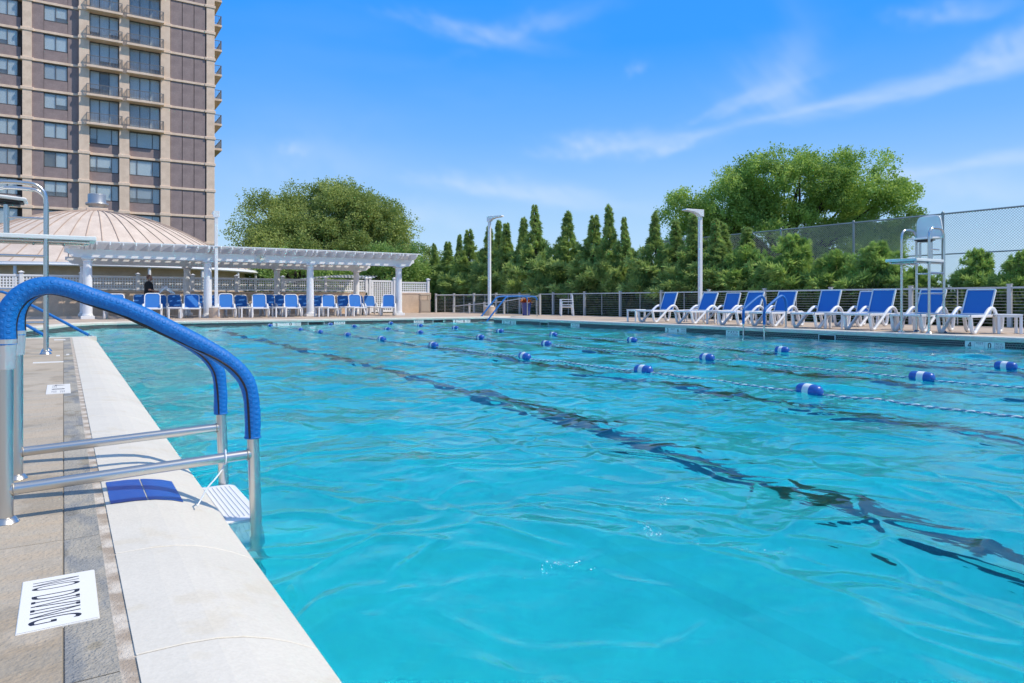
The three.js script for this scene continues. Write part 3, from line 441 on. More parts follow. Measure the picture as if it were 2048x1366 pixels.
// small white side tables
function sideTable(lab, pos, turn, group, s = 1) {
  const g = thing('side_table', lab, 'side table', pos, turn, group); g.scale.setScalar(s);
  mesh('table_top', rb(.46, .03, .46, .012, 0, .40, 0), M.resin, g); mesh('apron', [bx(.40, .035, .015, 0, .37, .2), bx(.40, .035, .015, 0, .37, -.2), bx(.015, .035, .4, .2, .37, 0), bx(.015, .035, .4, -.2, .37, 0)].slice(0, 4).map((x) => x), M.resin, g);
  for (const [x, z] of [[-1, -1], [-1, 1], [1, -1], [1, 1]]) mesh('leg', rb(.055, .385, .055, .014, x * .195, .1925, z * .195, 1), M.resin, g);
}
[[16.15, 17.5, 'left of the first right lounger'], [16.7, 14.55, 'between the second and third right loungers'], [17.4, 12.75, 'behind the third right lounger'], [16.35, 10.42, 'between the fifth and sixth right loungers'], [17.3, 9.2, 'behind the guard chair'], [17.6, 16.4, 'behind the first right lounger'], [16.9, 6.85, 'at the right edge beside the last lounger'], [17.6, 6.5, 'behind the table at the right edge']].forEach(([x, t, l], i) => sideTable('square white plastic side table ' + l, P(x, DH, t), .1 * i, 'side tables on the right deck'));
[[3.68, 30.5, 'between the second and third front loungers'], [6.38, 30.5, 'between the fourth and fifth front loungers'], [7.75, 30.5, 'between the fifth and sixth front loungers'], [9.55, 30.45, 'right of the middle column'], [10.75, 30.5, 'between the seventh and eighth front loungers'], [2.2, 30.6, 'between the first and second front loungers']].forEach(([x, t, l], i) => sideTable('white plastic side table under the pergola ' + l, P(x, DH, t), .05 * i, 'side tables under the pergola', 1.08));

// ------------------------------------------------------------------ pergola
{
  const g = thing('pergola', 'long white pergola on round columns behind the far pool edge', 'pergola', P(0, DH, 0)), X0 = .78, dx = 4.28, TFc = 31.4, TBc = 37.2;
  const colProf = [[.20, 0], [.20, .10], [.235, .10], [.235, 0]];
  const shaft = new THREE.LatheGeometry([[.0, .12], [.185, .12], [.19, .15], [.175, .18], [.163, .22], [.162, .8], [.156, 1.5], [.146, 2.1], [.144, 2.14], [.16, 2.16], [.165, 2.19], [.15, 2.205], [.15, 2.235], [.18, 2.27], [.195, 2.30], [0, 2.30]].map(([a, b]) => new THREE.Vector2(a, b)), 28);
  for (const t of [TFc, TBc]) for (let k = 0; k < 4; k++) { const c = mesh('column', shaft, M.whitePaint, g, P(X0 + dx * k, 0, t)); mesh('plinth', rb(.46, .12, .46, .01, 0, .06, 0), M.whitePaint, c); mesh('capital', rb(.42, .06, .42, .008, 0, 2.33, 0), M.whitePaint, c); }
  const L0 = X0 - .72, L1 = X0 + 3 * dx + .75, beam = (t, y, h) => { const s = new THREE.Shape(), a = L0, b = L1; s.moveTo(a, h); s.lineTo(a, h * .55); s.quadraticCurveTo(a + .12, h * .5, a + .16, h * .25); s.quadraticCurveTo(a + .22, 0, a + .42, 0); s.lineTo(b - .42, 0); s.quadraticCurveTo(b - .22, 0, b - .16, h * .25); s.quadraticCurveTo(b - .12, h * .5, b, h * .55); s.lineTo(b, h); s.closePath(); return new THREE.ExtrudeGeometry(s, { depth: .05, bevelEnabled: false, curveSegments: 6 }).translate(0, y, -t - .025); };
  for (const t of [TFc, TBc]) for (const o of [-.12, .12]) mesh('beam', beam(t + o, 2.36, .32), M.whitePaint, g);
  const D0 = -(TFc - .75), D1 = -(TBc + .75), rs = new THREE.Shape(), h = .24; rs.moveTo(D0, h); rs.lineTo(D0, h * .6); rs.quadraticCurveTo(D0 - .1, h * .5, D0 - .13, h * .25); rs.quadraticCurveTo(D0 - .2, 0, D0 - .36, 0); rs.lineTo(D1 + .36, 0); rs.quadraticCurveTo(D1 + .2, 0, D1 + .13, h * .25); rs.quadraticCurveTo(D1 + .1, h * .5, D1, h * .6); rs.lineTo(D1, h); rs.closePath();
  const raf = new THREE.ExtrudeGeometry(rs, { depth: .045, bevelEnabled: false, curveSegments: 6 }).rotateY(-Math.PI / 2).translate(.0225, 0, 0);   // shape x becomes z
  const nR = 32; for (let i = 0; i <= nR; i++) { const x = mix(L0 + .12, L1 - .12, i / nR); mesh('rafter', raf, M.whitePaint, g, new THREE.Vector3(x, 2.682, 0)); }
  for (let k = 0; k < 4; k++) for (const o of [-.1, .1]) mesh('rafter', raf, M.whitePaint, g, new THREE.Vector3(X0 + dx * k + o + .012, 2.6823, 0));
  const purlin = bx(L1 - L0 + .1, .035, .12, (L0 + L1) / 2, 0, 0); for (let i = 0; i < 40; i++) { const t = mix(TFc - .68, TBc + .68, i / 39); mesh('slat', purlin, M.whitePaint, g, P(0, 2.941, t)); }
  // round clock on the front beam
  const c = thing('wall_clock', 'round pale clock hung on the front beam of the pergola', 'clock', P(7.14, DH + 2.52, TFc - .12 - .05)); mesh('face', cyl(.175, .175, .03, 0, 0, 0, 36).rotateX(Math.PI / 2), std(.66, .70, .66, .5), c); mesh('rim', new THREE.TorusGeometry(.178, .02, 8, 40).translate(0, 0, .015), std(.70, .74, .72, .4), c);
  mesh('hand', stick([0, -.02, .022], [.05, .08, .022], .014, .004), std(.45, .40, .12, .5), c); mesh('hand', stick([0, -.02, .027], [-.02, .12, .027], .01, .004), std(.45, .40, .12, .5), c); for (let i = 0; i < 12; i++) { const a = i * Math.PI / 6; mesh('hour_mark', stick([.125 * Math.cos(a), .125 * Math.sin(a), .017], [.15 * Math.cos(a), .15 * Math.sin(a), .017], .008, .004), M.grey, c); }
}
// ------------------------------------------------------------------ garden wall with lattice fence on top
{
  const TW = 38.5; M.stucco.map = rep(stuccoTex, .4); M.stucco.bumpMap = rep(grainBump, 1);
  const w = thing('garden_wall', 'beige stucco wall running behind the pergola', 'wall', P(0, DH, TW));
  for (const [a, b] of [[-14, -9.3], [-9.29, -4.65], [-4.64, 0], [.01, 4.65], [4.66, 9.3], [9.31, 14.6], [16.55, 18.75]]) { mesh('wall_panel', metreUV(bx(b - a, 1.13, .22, (a + b) / 2, .565, 0)), M.stucco, w); mesh('wall_cap', metreUV(bx(b - a, .05, .27, (a + b) / 2, 1.156, 0)), M.tan, w); }
  const lattice = (W, H, pitch = .118, sl = .05) => { const p = []; const n = Math.round(W / pitch), m = Math.round(H / pitch); for (let i = 0; i <= n; i++) p.push(bx(sl, H, .012, -W / 2 + W * i / n, 0, .006)); for (let j = 0; j <= m; j++) p.push(bx(W, sl, .012, 0, -H / 2 + H * j / m, -.0065)); return join(p); };
  const posts = [-10.9, -8.6, -6.3, -3.95, -1.6, .7, 3.05, 5.5, 7.6, 9.97, 12.31, 14.7], panels = {};
  const post = (g, x, y0, y1) => { const p = mesh('post', rb(.14, y1 - y0, .14, .008, x, (y0 + y1) / 2, 0, 1), M.whitePaint, g); mesh('post_cap', [rb(.22, .05, .22, .01, x, y1 + .02, 0, 1), new THREE.ConeGeometry(.13, .05, 4).rotateY(Math.PI / 4).translate(x, y1 + .068, 0)], M.whitePaint, p); };
  const f = thing('lattice_fence', 'white lattice fence standing on the beige wall behind the pergola', 'fence', P(0, DH, TW));
  posts.forEach((x) => post(f, x, 1.18, 1.98));
  for (let i = 0; i < posts.length - 1; i++) { const a = posts[i] + .07, b = posts[i + 1] - .07, W = b - a, key = W.toFixed(2); const pn = mesh('lattice_panel', panels[key] ??= lattice(W - .02, .5), M.whitePaint, f, new THREE.Vector3((a + b) / 2, 1.56, 0)); pn.userData.kind = 'stuff'; mesh('fence_rail', bx(W, .08, .06, (a + b) / 2, 1.86, 0), M.whitePaint, f); mesh('fence_rail', bx(W, .08, .06, (a + b) / 2, 1.27, 0), M.whitePaint, f); }
  const f2 = thing('lattice_fence', 'short white lattice fence on the wall right of the gate', 'fence', P(0, DH, TW)); post(f2, 18.62, 1.18, 1.98); { const a = 16.65, b = 18.55, W = b - a; mesh('lattice_panel', lattice(W - .02, .5), M.whitePaint, f2, new THREE.Vector3((a + b) / 2, 1.5, 0)).userData.kind = 'stuff'; for (const y of [1.8, 1.22]) mesh('fence_rail', bx(W, .07, .06, (a + b) / 2, y, 0), M.whitePaint, f2); }
  const gate = thing('lattice_gate', 'tall white lattice gate between two capped posts', 'gate', P(0, DH, TW - .02)); post(gate, 14.9, 0, 2.0); post(gate, 16.42, 0, 2.0); mesh('gate_frame', [bx(.1, 1.85, .05, 15.05, .98, 0), bx(.1, 1.85, .05, 16.27, .98, 0), bx(1.12, .1, .05, 15.66, 1.855, 0), bx(1.12, .1, .05, 15.66, .105, 0)], M.whitePaint, gate); mesh('lattice_panel', lattice(1.12, 1.65), M.whitePaint, gate, new THREE.Vector3(15.66, .98, 0)).userData.kind = 'stuff'; for (const y of [.4, 1.5]) mesh('hinge', bx(.03, .12, .02, 15.0, y, .04), M.grey, gate);
  // slatted curved canopy seen above the fence
  const cn = thing('slatted_canopy', 'pale curved slatted canopy showing above the lattice by the gate', 'canopy', P(12.7, DH, TW + 1.6)); const cur = (x) => 1.75 + .42 * Math.sin(clamp((x + 2.4) / 4.6, 0, 1) * Math.PI * .62);
  for (let i = 0; i < 26; i++) { const x = -2.4 + i * .21; mesh('slat', stick([x, cur(x), -1], [x, cur(x) + .02, 1], .1, .02), M.white, cn); } for (const z of [-.9, .9]) { const pts = []; for (let i = 0; i < 14; i++) { const x = -2.4 + i * .4; pts.push([x, cur(x) - .05, z]); } mesh('rib', tube(pts, .03, 30, 6), M.white, cn); } for (const x of [-2.2, 2.7]) mesh('support_post', bx(.08, 1.75, .08, x, .87, 0), M.white, cn);
}
// ------------------------------------------------------------------ lamp posts
function lampPost(lab, pos, H, turn, base) {
  const g = thing('lamp_post', lab, 'lamp post', pos, turn, 'lamp posts round the pool'); if (base) { mesh('footing', cyl(.28, .28, .42, 0, .21, 0, 28), M.stucco, g); mesh('base_plate', [rb(.34, .05, .34, .01, 0, .445, 0)], M.whitePaint, g); for (const [x, z] of [[-1, -1], [1, -1], [-1, 1], [1, 1]]) mesh('anchor_bolt', cyl(.015, .015, .07, x * .13, .49, z * .13, 6), M.grey, g); }
  mesh('pole', rb(.125, H - (base ? .45 : 0), .125, .014, 0, (H + (base ? .45 : 0)) / 2, 0), M.whitePaint, g);
  const s = new THREE.Shape(); s.moveTo(.07, 0); s.lineTo(-.72, 0); s.lineTo(-.74, -.03); s.lineTo(-.5, -.06); s.quadraticCurveTo(-.2, -.07, -.07, -.22); s.lineTo(.07, -.24); s.closePath();
  mesh('lamp_head', new THREE.ExtrudeGeometry(s, { depth: .22, bevelEnabled: true, bevelSize: .012, bevelThickness: .012, bevelSegments: 2 }).translate(0, H + .03, -.11), M.whitePaint, g); mesh('lens', bx(.36, .012, .17, -.47, H - .035, 0), std(.7, .7, .68, .3), g);
}
lampPost('white lamp post on a round beige footing in front of the pergola', P(5.28, DH, 30.75), 4.35, -Math.PI / 2 - .1, true);
lampPost('white lamp post near the far corner stairs', P(17.35, DH, 29.1), 4.75, Math.PI / 2 + .5, true);
lampPost('white lamp post with arm over the right loungers', P(20.0, DH, 18.2), 4.05, -.15, true);
// ------------------------------------------------------------------ trash can, planter, stacked chairs
{
  const g = thing('trash_can', 'beige square trash can with open hood against the wall', 'trash can', P(17.75, DH, 37.2), -.25); const m = std(.50, .40, .30, .7); mesh('body', rb(.56, .72, .56, .02, 0, .38, 0), m, g); mesh('base', bx(.58, .05, .58, 0, .025, 0), m, g); for (const x of [-.25, .25]) for (const z of [-.25, .25]) mesh('hood_post', bx(.05, .3, .05, x, .88, z), m, g); mesh('hood', rb(.58, .1, .58, .03, 0, 1.05, 0), m, g); mesh('liner', bx(.46, .02, .46, 0, .75, 0), M.dark, g); mesh('door_panel', bx(.46, .56, .01, 0, .38, .286), std(.54, .44, .33, .7), g);
  const p = thing('flower_planter', 'blue glazed planter with orange foliage by the far stairs', 'planter', P(18.75, DH, 28.0)); mesh('pot', new THREE.LatheGeometry([[0, 0], [.17, 0], [.18, .02], [.205, .3], [.235, .56], [.25, .58], [.25, .62], [.22, .62], [.21, .55], [0, .55]].map(([a, b]) => new THREE.Vector2(a, b)), 28), phys(.015, .05, .24, .25, { clearcoat: .6 }), p);
  const leafs = [], cols = []; const lg = new THREE.BufferGeometry(); { const pos = [], c = []; for (let i = 0; i < 220; i++) { const a = rr(0, 6.28), e = rr(.1, 1.4), L = rr(.16, .36), o = new THREE.Vector3(rr(-.12, .12), .56, rr(-.12, .12)), d = new THREE.Vector3(Math.cos(a) * Math.cos(e), Math.sin(e), Math.sin(a) * Math.cos(e)), s = new THREE.Vector3(-Math.sin(a), 0, Math.cos(a)).multiplyScalar(.04), m = o.clone().addScaledVector(d, L * .6), q = o.clone().addScaledVector(d, L), k = rnd(), C = k < .55 ? [.62, .16, .02] : k < .8 ? [.66, .34, .03] : [.30, .05, .02]; for (const v of [o, m.clone().add(s), q, o, q, m.clone().sub(s)]) { pos.push(v.x, v.y, v.z); c.push(...C); } } lg.setAttribute('position', new THREE.Float32BufferAttribute(pos, 3)); lg.setAttribute('color', new THREE.Float32BufferAttribute(c, 3)); lg.computeVertexNormals(); }
  mesh('foliage', lg, new THREE.MeshStandardMaterial({ vertexColors: true, roughness: .7, side: THREE.DoubleSide }), p).userData.kind = 'stuff';
  // stacked armchairs
  const armchair = (lab, pos, turn) => { const g = thing('armchair', lab, 'chair', pos, turn, 'stacked armchairs by the fence'), R = .016; for (const s of [-1, 1]) { mesh('leg', stick([.27, 0, s * .27], [.25, .66, s * .27], .05, .035), M.white, g); mesh('leg', stick([-.30, 0, s * .27], [-.24, .95, s * .25], .05, .035), M.white, g); mesh('armrest', rb(.58, .035, .06, .012, 0, .665, s * .27), M.white, g); } mesh('seat', rb(.5, .04, .5, .015, 0, .43, 0), M.white, g); mesh('seat_frame', [bx(.5, .05, .03, 0, .40, .26), bx(.5, .05, .03, 0, .40, -.26)].slice(0, 1), M.white, g); const b = new THREE.BoxGeometry(.02, .42, .46).rotateZ(.08).translate(-.255, .74, 0); mesh('backrest', b, std(.22, .23, .25, .8), g); };
  armchair('white armchair with grey back beside the cable fence, lower of the stack', P(19.75, DH, 26.1), 2.6); armchair('white armchair with grey back stacked on another beside the cable fence', P(19.72, DH + .10, 26.1), 2.6);
}
// ------------------------------------------------------------------ person carrying a white frame
function blob(bones, lo, hi, n, k = .03) { // a smooth union of tapered capsules, meshed on a grid
  const size = Math.max(hi[0] - lo[0], hi[1] - lo[1], hi[2] - lo[2]) / 2, c = [0, 1, 2].map((i) => (lo[i] + hi[i]) / 2), mc = new MarchingCubes(n, new THREE.MeshStandardMaterial(), false, false, 60000); mc.isolation = 0;
  const half = n / 2;
  for (let z = 0; z < n; z++) for (let y = 0; y < n; y++) for (let x = 0; x < n; x++) {
    const px = c[0] + (x - half) / half * size, py = c[1] + (y - half) / half * size, pz = c[2] + (z - half) / half * size; let d = 9;
    for (const [a, b, ra, rb_, sq = 1] of bones) { const ux = b[0] - a[0], uy = b[1] - a[1], uz = b[2] - a[2], vx = px - a[0], vy = py - a[1], vz = pz - a[2], l2 = ux * ux + uy * uy + uz * uz || 1e-9, t = clamp((vx * ux + vy * uy + vz * uz) / l2, 0, 1), ex = vx - ux * t, ey = vy - uy * t, ez = (vz - uz * t) * sq, e = Math.hypot(ex, ey, ez) - mix(ra, rb_, t), h = clamp(.5 + .5 * (d - e) / k, 0, 1); d = mix(d, e, h) - k * h * (1 - h); }
    mc.field[x + y * n + z * n * n] = -d;
  }
  mc.update(); const cnt = mc.count ?? mc.geometry.drawRange.count, pos = new Float32Array(mc.positionArray.slice(0, cnt * 3)), nor = new Float32Array(mc.normalArray.slice(0, cnt * 3));
  for (let i = 0; i < cnt; i++) for (let q = 0; q < 3; q++) pos[3 * i + q] = c[q] + pos[3 * i + q] * size;
  const g = new THREE.BufferGeometry(); g.setAttribute('position', new THREE.BufferAttribute(pos, 3)); g.setAttribute('normal', new THREE.BufferAttribute(nor, 3)); return g;
}
{ // local: facing +x, feet at y = 0
  const p = thing('person', 'person in black shirt and dark trousers carrying a white frame behind the loungers', 'person', P(2.95, DH, 32.35), .12);
  const hand = (o, s) => { const b = [[o, [o[0] + .07, o[1] - .005, o[2]], .028, .032, 1.2]]; const base = [o[0] + .08, o[1] - .005, o[2]]; for (let i = 0; i < 4; i++) { const z = base[2] + (i - 1.5) * .02, L = [.06, .07, .066, .05][i]; const k1 = [base[0] + L * .6, base[1] - .01, z], k2 = [k1[0] + .012, k1[1] - .03, z], k3 = [k2[0] - .02, k2[1] - .02, z]; b.push([[base[0], base[1], z], k1, .009, .0085], [k1, k2, .0085, .008], [k2, k3, .008, .007]); } const th = [o[0] + .03, o[1] + .01, o[2] - s * .03]; b.push([th, [th[0] + .03, th[1] + .012, th[2] - s * .02], .011, .01], [[th[0] + .03, th[1] + .012, th[2] - s * .02], [th[0] + .055, th[1], th[2] - s * .016], .01, .008]); return b; };
  const arm = (s) => [[[.0, 1.42, s * .19], [-.02, 1.16, s * .235], .052, .044], [[-.02, 1.16, s * .235], [.25, 1.09, s * .19], .042, .03]];
  const legs = [[[.0, .9, .09], [.05, .5, .1], .085, .06], [[.05, .5, .1], [.0, .09, .1], .058, .04], [[.0, .06, .1], [.16, .04, .11], .045, .035], [[.0, .9, -.09], [-.04, .5, -.1], .085, .06], [[-.04, .5, -.1], [-.12, .09, -.1], .058, .04], [[-.12, .06, -.1], [.04, .04, -.1], .045, .035]];
  const torso = [[[0, .95, 0], [.02, 1.12, 0], .15, .15, .85], [[.02, 1.12, 0], [0, 1.36, 0], .155, .14, .72], [[-.01, 1.40, -.15], [-.01, 1.40, .15], .075, .075], [[.0, 1.44, 0], [.03, 1.56, 0], .06, .056]];
  const head = [[[.035, 1.64, 0], [.03, 1.69, 0], .082, .092, 1.12], [[.08, 1.58, 0], [.075, 1.63, 0], .05, .06], [[.118, 1.645, 0], [.135, 1.62, 0], .012, .015], [[.03, 1.64, .088], [.025, 1.66, .088], .018, .02], [[.03, 1.64, -.088], [.025, 1.66, -.088], .018, .02], [[.11, 1.59, -.015], [.11, 1.59, .015], .016, .016]];
  const skin = std(.36, .19, .13, .6), all = [...torso, ...legs, ...arm(1), ...arm(-1), ...head];
  mesh('body', join([blob(all, [-.45, -.02, -.4], [.45, 1.82, .4], 88), blob([...hand([.25, 1.09, .19], 1)], [.2, .95, .08], [.48, 1.2, .3], 52, .008), blob([...hand([.25, 1.09, -.19], -1)], [.2, .95, -.3], [.48, 1.2, -.08], 52, .008), blob(head, [-.1, 1.5, -.16], [.2, 1.82, .16], 56, .02)]), skin, p);
  const grow = (b, e) => b.map(([a, c, r0, r1, s]) => [a, c, r0 + e, r1 + e, s]); mesh('shirt', blob([...grow(torso.slice(0, 3), .02), ...[1, -1].map((s) => [[.0, 1.41, s * .18], [-.015, 1.22, s * .226], .07, .062])], [-.4, .85, -.4], [.4, 1.55, .4], 60), std(.012, .012, .014, .85), p); mesh('trousers', blob(grow([...legs.slice(0, 2), ...legs.slice(3, 5), [[0, .95, -.05], [0, .95, .05], .12, .12]], .016), [-.4, .02, -.3], [.4, 1.12, .3], 60), std(.03, .03, .035, .85), p);
  for (const [i, z] of [[2, .1], [5, -.1]]) mesh('shoe', blob(grow([legs[i]], .012), [-.3, -.03, z - .15], [.3, .2, z + .2], 34), std(.02, .02, .02, .6), p); mesh('hair', blob([[[.0, 1.68, 0], [.01, 1.70, 0], .084, .09, 1.1]], [-.15, 1.6, -.15], [.12, 1.82, .15], 36), std(.16, .09, .065, .8), p);
  const f = thing('folding_frame', 'folded white plastic frame held by the person in black', 'frame', P(2.95, DH, 32.35), .12);
  for (const z of [-.19, .19]) { mesh('leg', stick([.30, .96, z], [.62, 1.30, z], .05, .05), M.resin, f); mesh('leg', stick([.60, 1.30, z], [.95, 1.0, z], .05, .05), M.resin, f); } for (const [x, y] of [[.33, .99], [.61, 1.31], [.92, 1.03]]) mesh('cross_bar', stick([x, y, -.2], [x, y, .2], .045, .045), M.resin, f);
}
// ------------------------------------------------------------------ domed building behind the wall
{
  const cx = 1.75, ct = 50.5, g = thing('domed_building', 'low round building with beige ribbed metal dome and roof vent', 'building', P(cx, .12, ct));
  const pr = [[.001, 6.35], [.6, 6.33], [1.6, 6.22], [2.8, 5.97], [4.0, 5.58], [5.2, 5.05], [6.4, 4.42], [7.6, 3.72], [8.8, 3.0], [9.3, 2.72]], dome = mesh('dome_roof', new THREE.LatheGeometry(pr.map(([a, b]) => new THREE.Vector2(a, b)), 96), std(1, 1, 1, .75, { map: rep(patchy([.80, .73, .67], [.855, .79, .73], 811, 6), 10, 3) }), g);
  const rib = tube(pr.map(([r, y]) => [r, y + .012, 0]), .025, 18, 5), ribM = std(.40, .30, .24, .7); for (let i = 0; i < 56; i++) { const m = mesh('roof_seam', rib, ribM, dome); m.rotation.y = i * Math.PI * 2 / 56; }
  mesh('fascia', new THREE.CylinderGeometry(9.5, 9.5, .2, 80, 1, true).translate(0, 2.64, 0), M.white, g); mesh('gutter', new THREE.TorusGeometry(9.54, .06, 6, 90).rotateX(Math.PI / 2).translate(0, 2.6, 0), M.white, g); mesh('soffit', new THREE.RingGeometry(8.6, 9.5, 80).rotateX(Math.PI / 2).translate(0, 2.55, 0), M.white, g);
  mesh('wall', new THREE.LatheGeometry([[8.7, 0], [8.7, 2.55]].map(([a, b]) => new THREE.Vector2(a, b)), 80), std(1, 1, 1, .9, { map: rep(stuccoTex, 22, 1.2) }), g);
  for (let i = 0; i < 20; i++) { const a = (i + .3) * Math.PI / 10; mesh('support_post', cyl(.08, .08, 2.56, 9.42 * Math.cos(a), 1.28, 9.42 * Math.sin(a), 10), M.white, g); }
  const gal = std(.42, .43, .44, .42, { metalness: .7 }); mesh('vent_curb', rb(1.15, .22, 1.15, .02, 0, 6.42, 0), M.tan, g); mesh('roof_vent', new THREE.LatheGeometry([[.46, 6.5], [.46, 6.72], [.62, 6.74], [.62, 6.86], [.5, 6.88], [.5, 7.38], [.47, 7.42], [0, 7.42]].map(([a, b]) => new THREE.Vector2(a, b)), 36), gal, g);
}
{ // long low annexe roof at the far left behind the wall
  const g = thing('low_annexe', 'low beige annexe with white columns behind the left end of the wall', 'building', P(-9.5, .12, 45)); mesh('wall', metreUV(bx(9, 2.2, 6, 0, 1.1, -2)), M.stucco, g); mesh('roof', metreUV(bx(9.6, .3, 6.6, 0, 2.36, -2)), M.tan, g); for (let i = 0; i < 5; i++) mesh('support_post', cyl(.09, .09, 2.2, -4.2 + i * 2.1, 1.1, 1.1, 12), M.white, g);
}
// ------------------------------------------------------------------ apartment tower
{
  const T0 = 84, g = thing('apartment_tower', 'tall brown and tan apartment tower with balconies behind the dome', 'building', P(0, .12, T0)), S = 2.923, lev = (k) => 15.98 + S * k, K0 = -5, K1 = 8, top = lev(K1), piers = [-12.5, -7.8, -3.03, 1.77, 5.36, 9.24, 13.75], HW = .46;
  M.brown.map = rep(brownTex, .25); M.tan.map = rep(tanTex, .3);
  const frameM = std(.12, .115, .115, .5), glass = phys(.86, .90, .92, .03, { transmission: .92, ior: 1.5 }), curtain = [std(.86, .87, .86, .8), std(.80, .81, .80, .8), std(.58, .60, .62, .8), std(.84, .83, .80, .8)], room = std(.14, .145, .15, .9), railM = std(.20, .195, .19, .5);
  mesh('core', [bx(26.9, top, 17, .8, top / 2, -9.1)], std(.12, .10, .095, .9), g);
  const front = [.15, .15, .15, .5, .5, .5, .5], bayZ = [-.25, -.25, 0, -.02, -.02, .38];   // front of each pier, face of the wall in each bay
  piers.forEach((x, i) => mesh('pier', metreUV(rb(i === 6 ? .84 : HW * 2 + (i < 3 ? -.15 : 0), top, 1.6, .02, x, top / 2, front[i] - .8, 1)), M.tan, g));
  const led = {}; for (let k = K0; k < K1; k++) { for (let i = 0; i < 6; i++) { const a = piers[i], b = piers[i + 1], W = b - a - .84, key = W.toFixed(2); mesh('ledge', led[key] ??= metreUV(rb(W, .25, .9, .03, 0, 0, 0, 1)), M.tan, g, new THREE.Vector3((a + b) / 2, lev(k) - .02, bayZ[i] + .1 - .45)); } piers.forEach((x, i) => mesh('pier_band', led['p'] ??= metreUV(rb(1.1, .30, 1.0, .03, 0, 0, 0, 1)), M.tan, g, new THREE.Vector3(i === 6 ? x - .03 : x, lev(k) - .02, front[i] - .5 + .07))); }
  const pg = {}, panelAt = (w, h, x, y, z) => mesh('wall_panel', pg[w.toFixed(2) + h.toFixed(2)] ??= metreUV(rb(w, h, .12, .015, 0, 0, 0, 1)), M.brown, g, new THREE.Vector3(x, y, z));
  const paneG = {}, windowAt = (x, y, w, h, z, panes, seedK, door) => { // centre x, bottom y
    const win = new THREE.Group(); win.name = door ? 'balcony_door' : 'window'; win.position.set(x, y, z); g.add(win);
    mesh('frame', [bx(w, .07, .1, 0, .035, 0), bx(w, .07, .1, 0, h - .035, 0), bx(.07, h, .1, -w / 2 + .035, h / 2, 0), bx(.07, h, .1, w / 2 - .035, h / 2, 0), ...panes.slice(1).map((_, i) => { const s = panes.slice(0, i + 1).reduce((a, b) => a + b, 0); return bx(.06, h, .09, -w / 2 + w * s, h / 2, 0); })], frameM, win);
    let s = 0; panes.forEach((f, i) => { const pw = w * f - .06, px = -w / 2 + w * (s + f / 2); s += f; const key = pw.toFixed(2) + h.toFixed(2), q = hash(seedK, i, 77); mesh('pane', paneG[key] ??= bx(pw, h - .12, .01), glass, win, new THREE.Vector3(px, h / 2, .005)); if (q < .96) { const hh = q < .15 ? (h - .12) * .7 : h - .12; mesh('curtain', bx(pw, hh, .02), curtain[Math.floor(hash(seedK, i >> 1, 5) * 4)], win, new THREE.Vector3(px, h - .06 - hh / 2, -.05)); } });
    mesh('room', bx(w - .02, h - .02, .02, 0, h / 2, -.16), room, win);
  };
  for (let k = K0; k < K1; k++) {
    const y = lev(k) + .12, h = S - .28;
    // blank bay: three panels between dark joints
    for (let j = 0; j < 3; j++) panelAt(1.13, h, 9.24 + HW + .60 + j * 1.185, y + h / 2, .32);
    // window bay: panel, window over spandrel, panel
    panelAt(1.0, h, -2.17, y + h / 2, -.06); panelAt(.93, h, .84, y + h / 2, -.06); panelAt(2.0, 1.02, -.65, y + .51, -.08); windowAt(-.65, y + 1.05, 2.0, h - 1.1, -.09, [.5, .5], k * 7 + 1);
    for (const [xa, q] of [[-7.8, 2], [-12.5, 3]]) { const xb = xa + 4.75, c = (xa + xb) / 2; panelAt(3.75, .98, c, y + .49, -.32); windowAt(c - .1, y + 1.0, 3.5, h - 1.05, -.33, [.2, .36, .2, .24], k * 11 + q); }
    for (const [xa, xb, q] of [[1.77, 5.36, 4], [5.36, 9.24, 5]]) {
      const c = (xa + xb) / 2, w = xb - xa - .95;
      if (k >= 1) {
        windowAt(c, y, w - .02, h - .02, -.1, [.34, .33, .33], k * 13 + q, true);
        const b = new THREE.Group(); b.name = 'balcony'; b.position.set(c, lev(k), .25); g.add(b); const bw = w + .5, d = .62; mesh('slab', metreUV(rb(bw + .1, .24, d + .5, .03, 0, -.02, d / 2 - .1, 1)), M.tan, b);
        mesh('guard_rail', [bx(bw, .06, .06, 0, 1.08, d), bx(bw, .05, .05, 0, .2, d), ...[-1, 1].flatMap((s) => [bx(.05, .06, d, s * bw / 2, 1.08, d / 2), bx(.05, .05, d, s * bw / 2, .2, d / 2), bx(.07, 1.0, .07, s * bw / 2, .6, d)])], railM, b); const bal = []; for (let i = 1; i < 24; i++) bal.push(bx(.028, .86, .028, -bw / 2 + bw * i / 24, .64, d)); for (const s of [-1, 1]) for (let i = 0; i < 5; i++) bal.push(bx(.028, .86, .028, s * bw / 2, .64, d * (i + .5) / 5)); mesh('balusters', bal, railM, b).userData.kind = 'stuff';
      } else { panelAt(w - .02, .92, c, y + .46, -.09); windowAt(c, y + .95, w - .02, h - 1.0, -.1, [.25, .5, .25], k * 17 + q); }
    }
    // side balconies on the right flank
    if (k >= 1) { const b = new THREE.Group(); b.name = 'balcony'; b.position.set(14.25, lev(k) - .1, -4.3); g.add(b); mesh('slab', metreUV(rb(1.6, .26, 4.4, .03, .75, -.1, -2.2, 1)), M.tan, b); mesh('guard_rail', [bx(1.5, .06, .06, .75, 1.05, -.06), bx(1.5, .05, .05, .75, .18, -.06), bx(.06, .06, 4.3, 1.48, 1.05, -2.2), bx(.05, .05, 4.3, 1.48, .18, -2.2), bx(.06, 1.0, .06, 1.48, .55, -.06)], railM, b); const bal = []; for (let i = 0; i < 8; i++) bal.push(bx(.028, .84, .028, .1 + i * .18, .62, -.06)); for (let i = 0; i < 20; i++) bal.push(bx(.028, .84, .028, 1.48, .62, -.15 - i * .21)); mesh('balusters', bal, railM, b).userData.kind = 'stuff'; }
  }
}
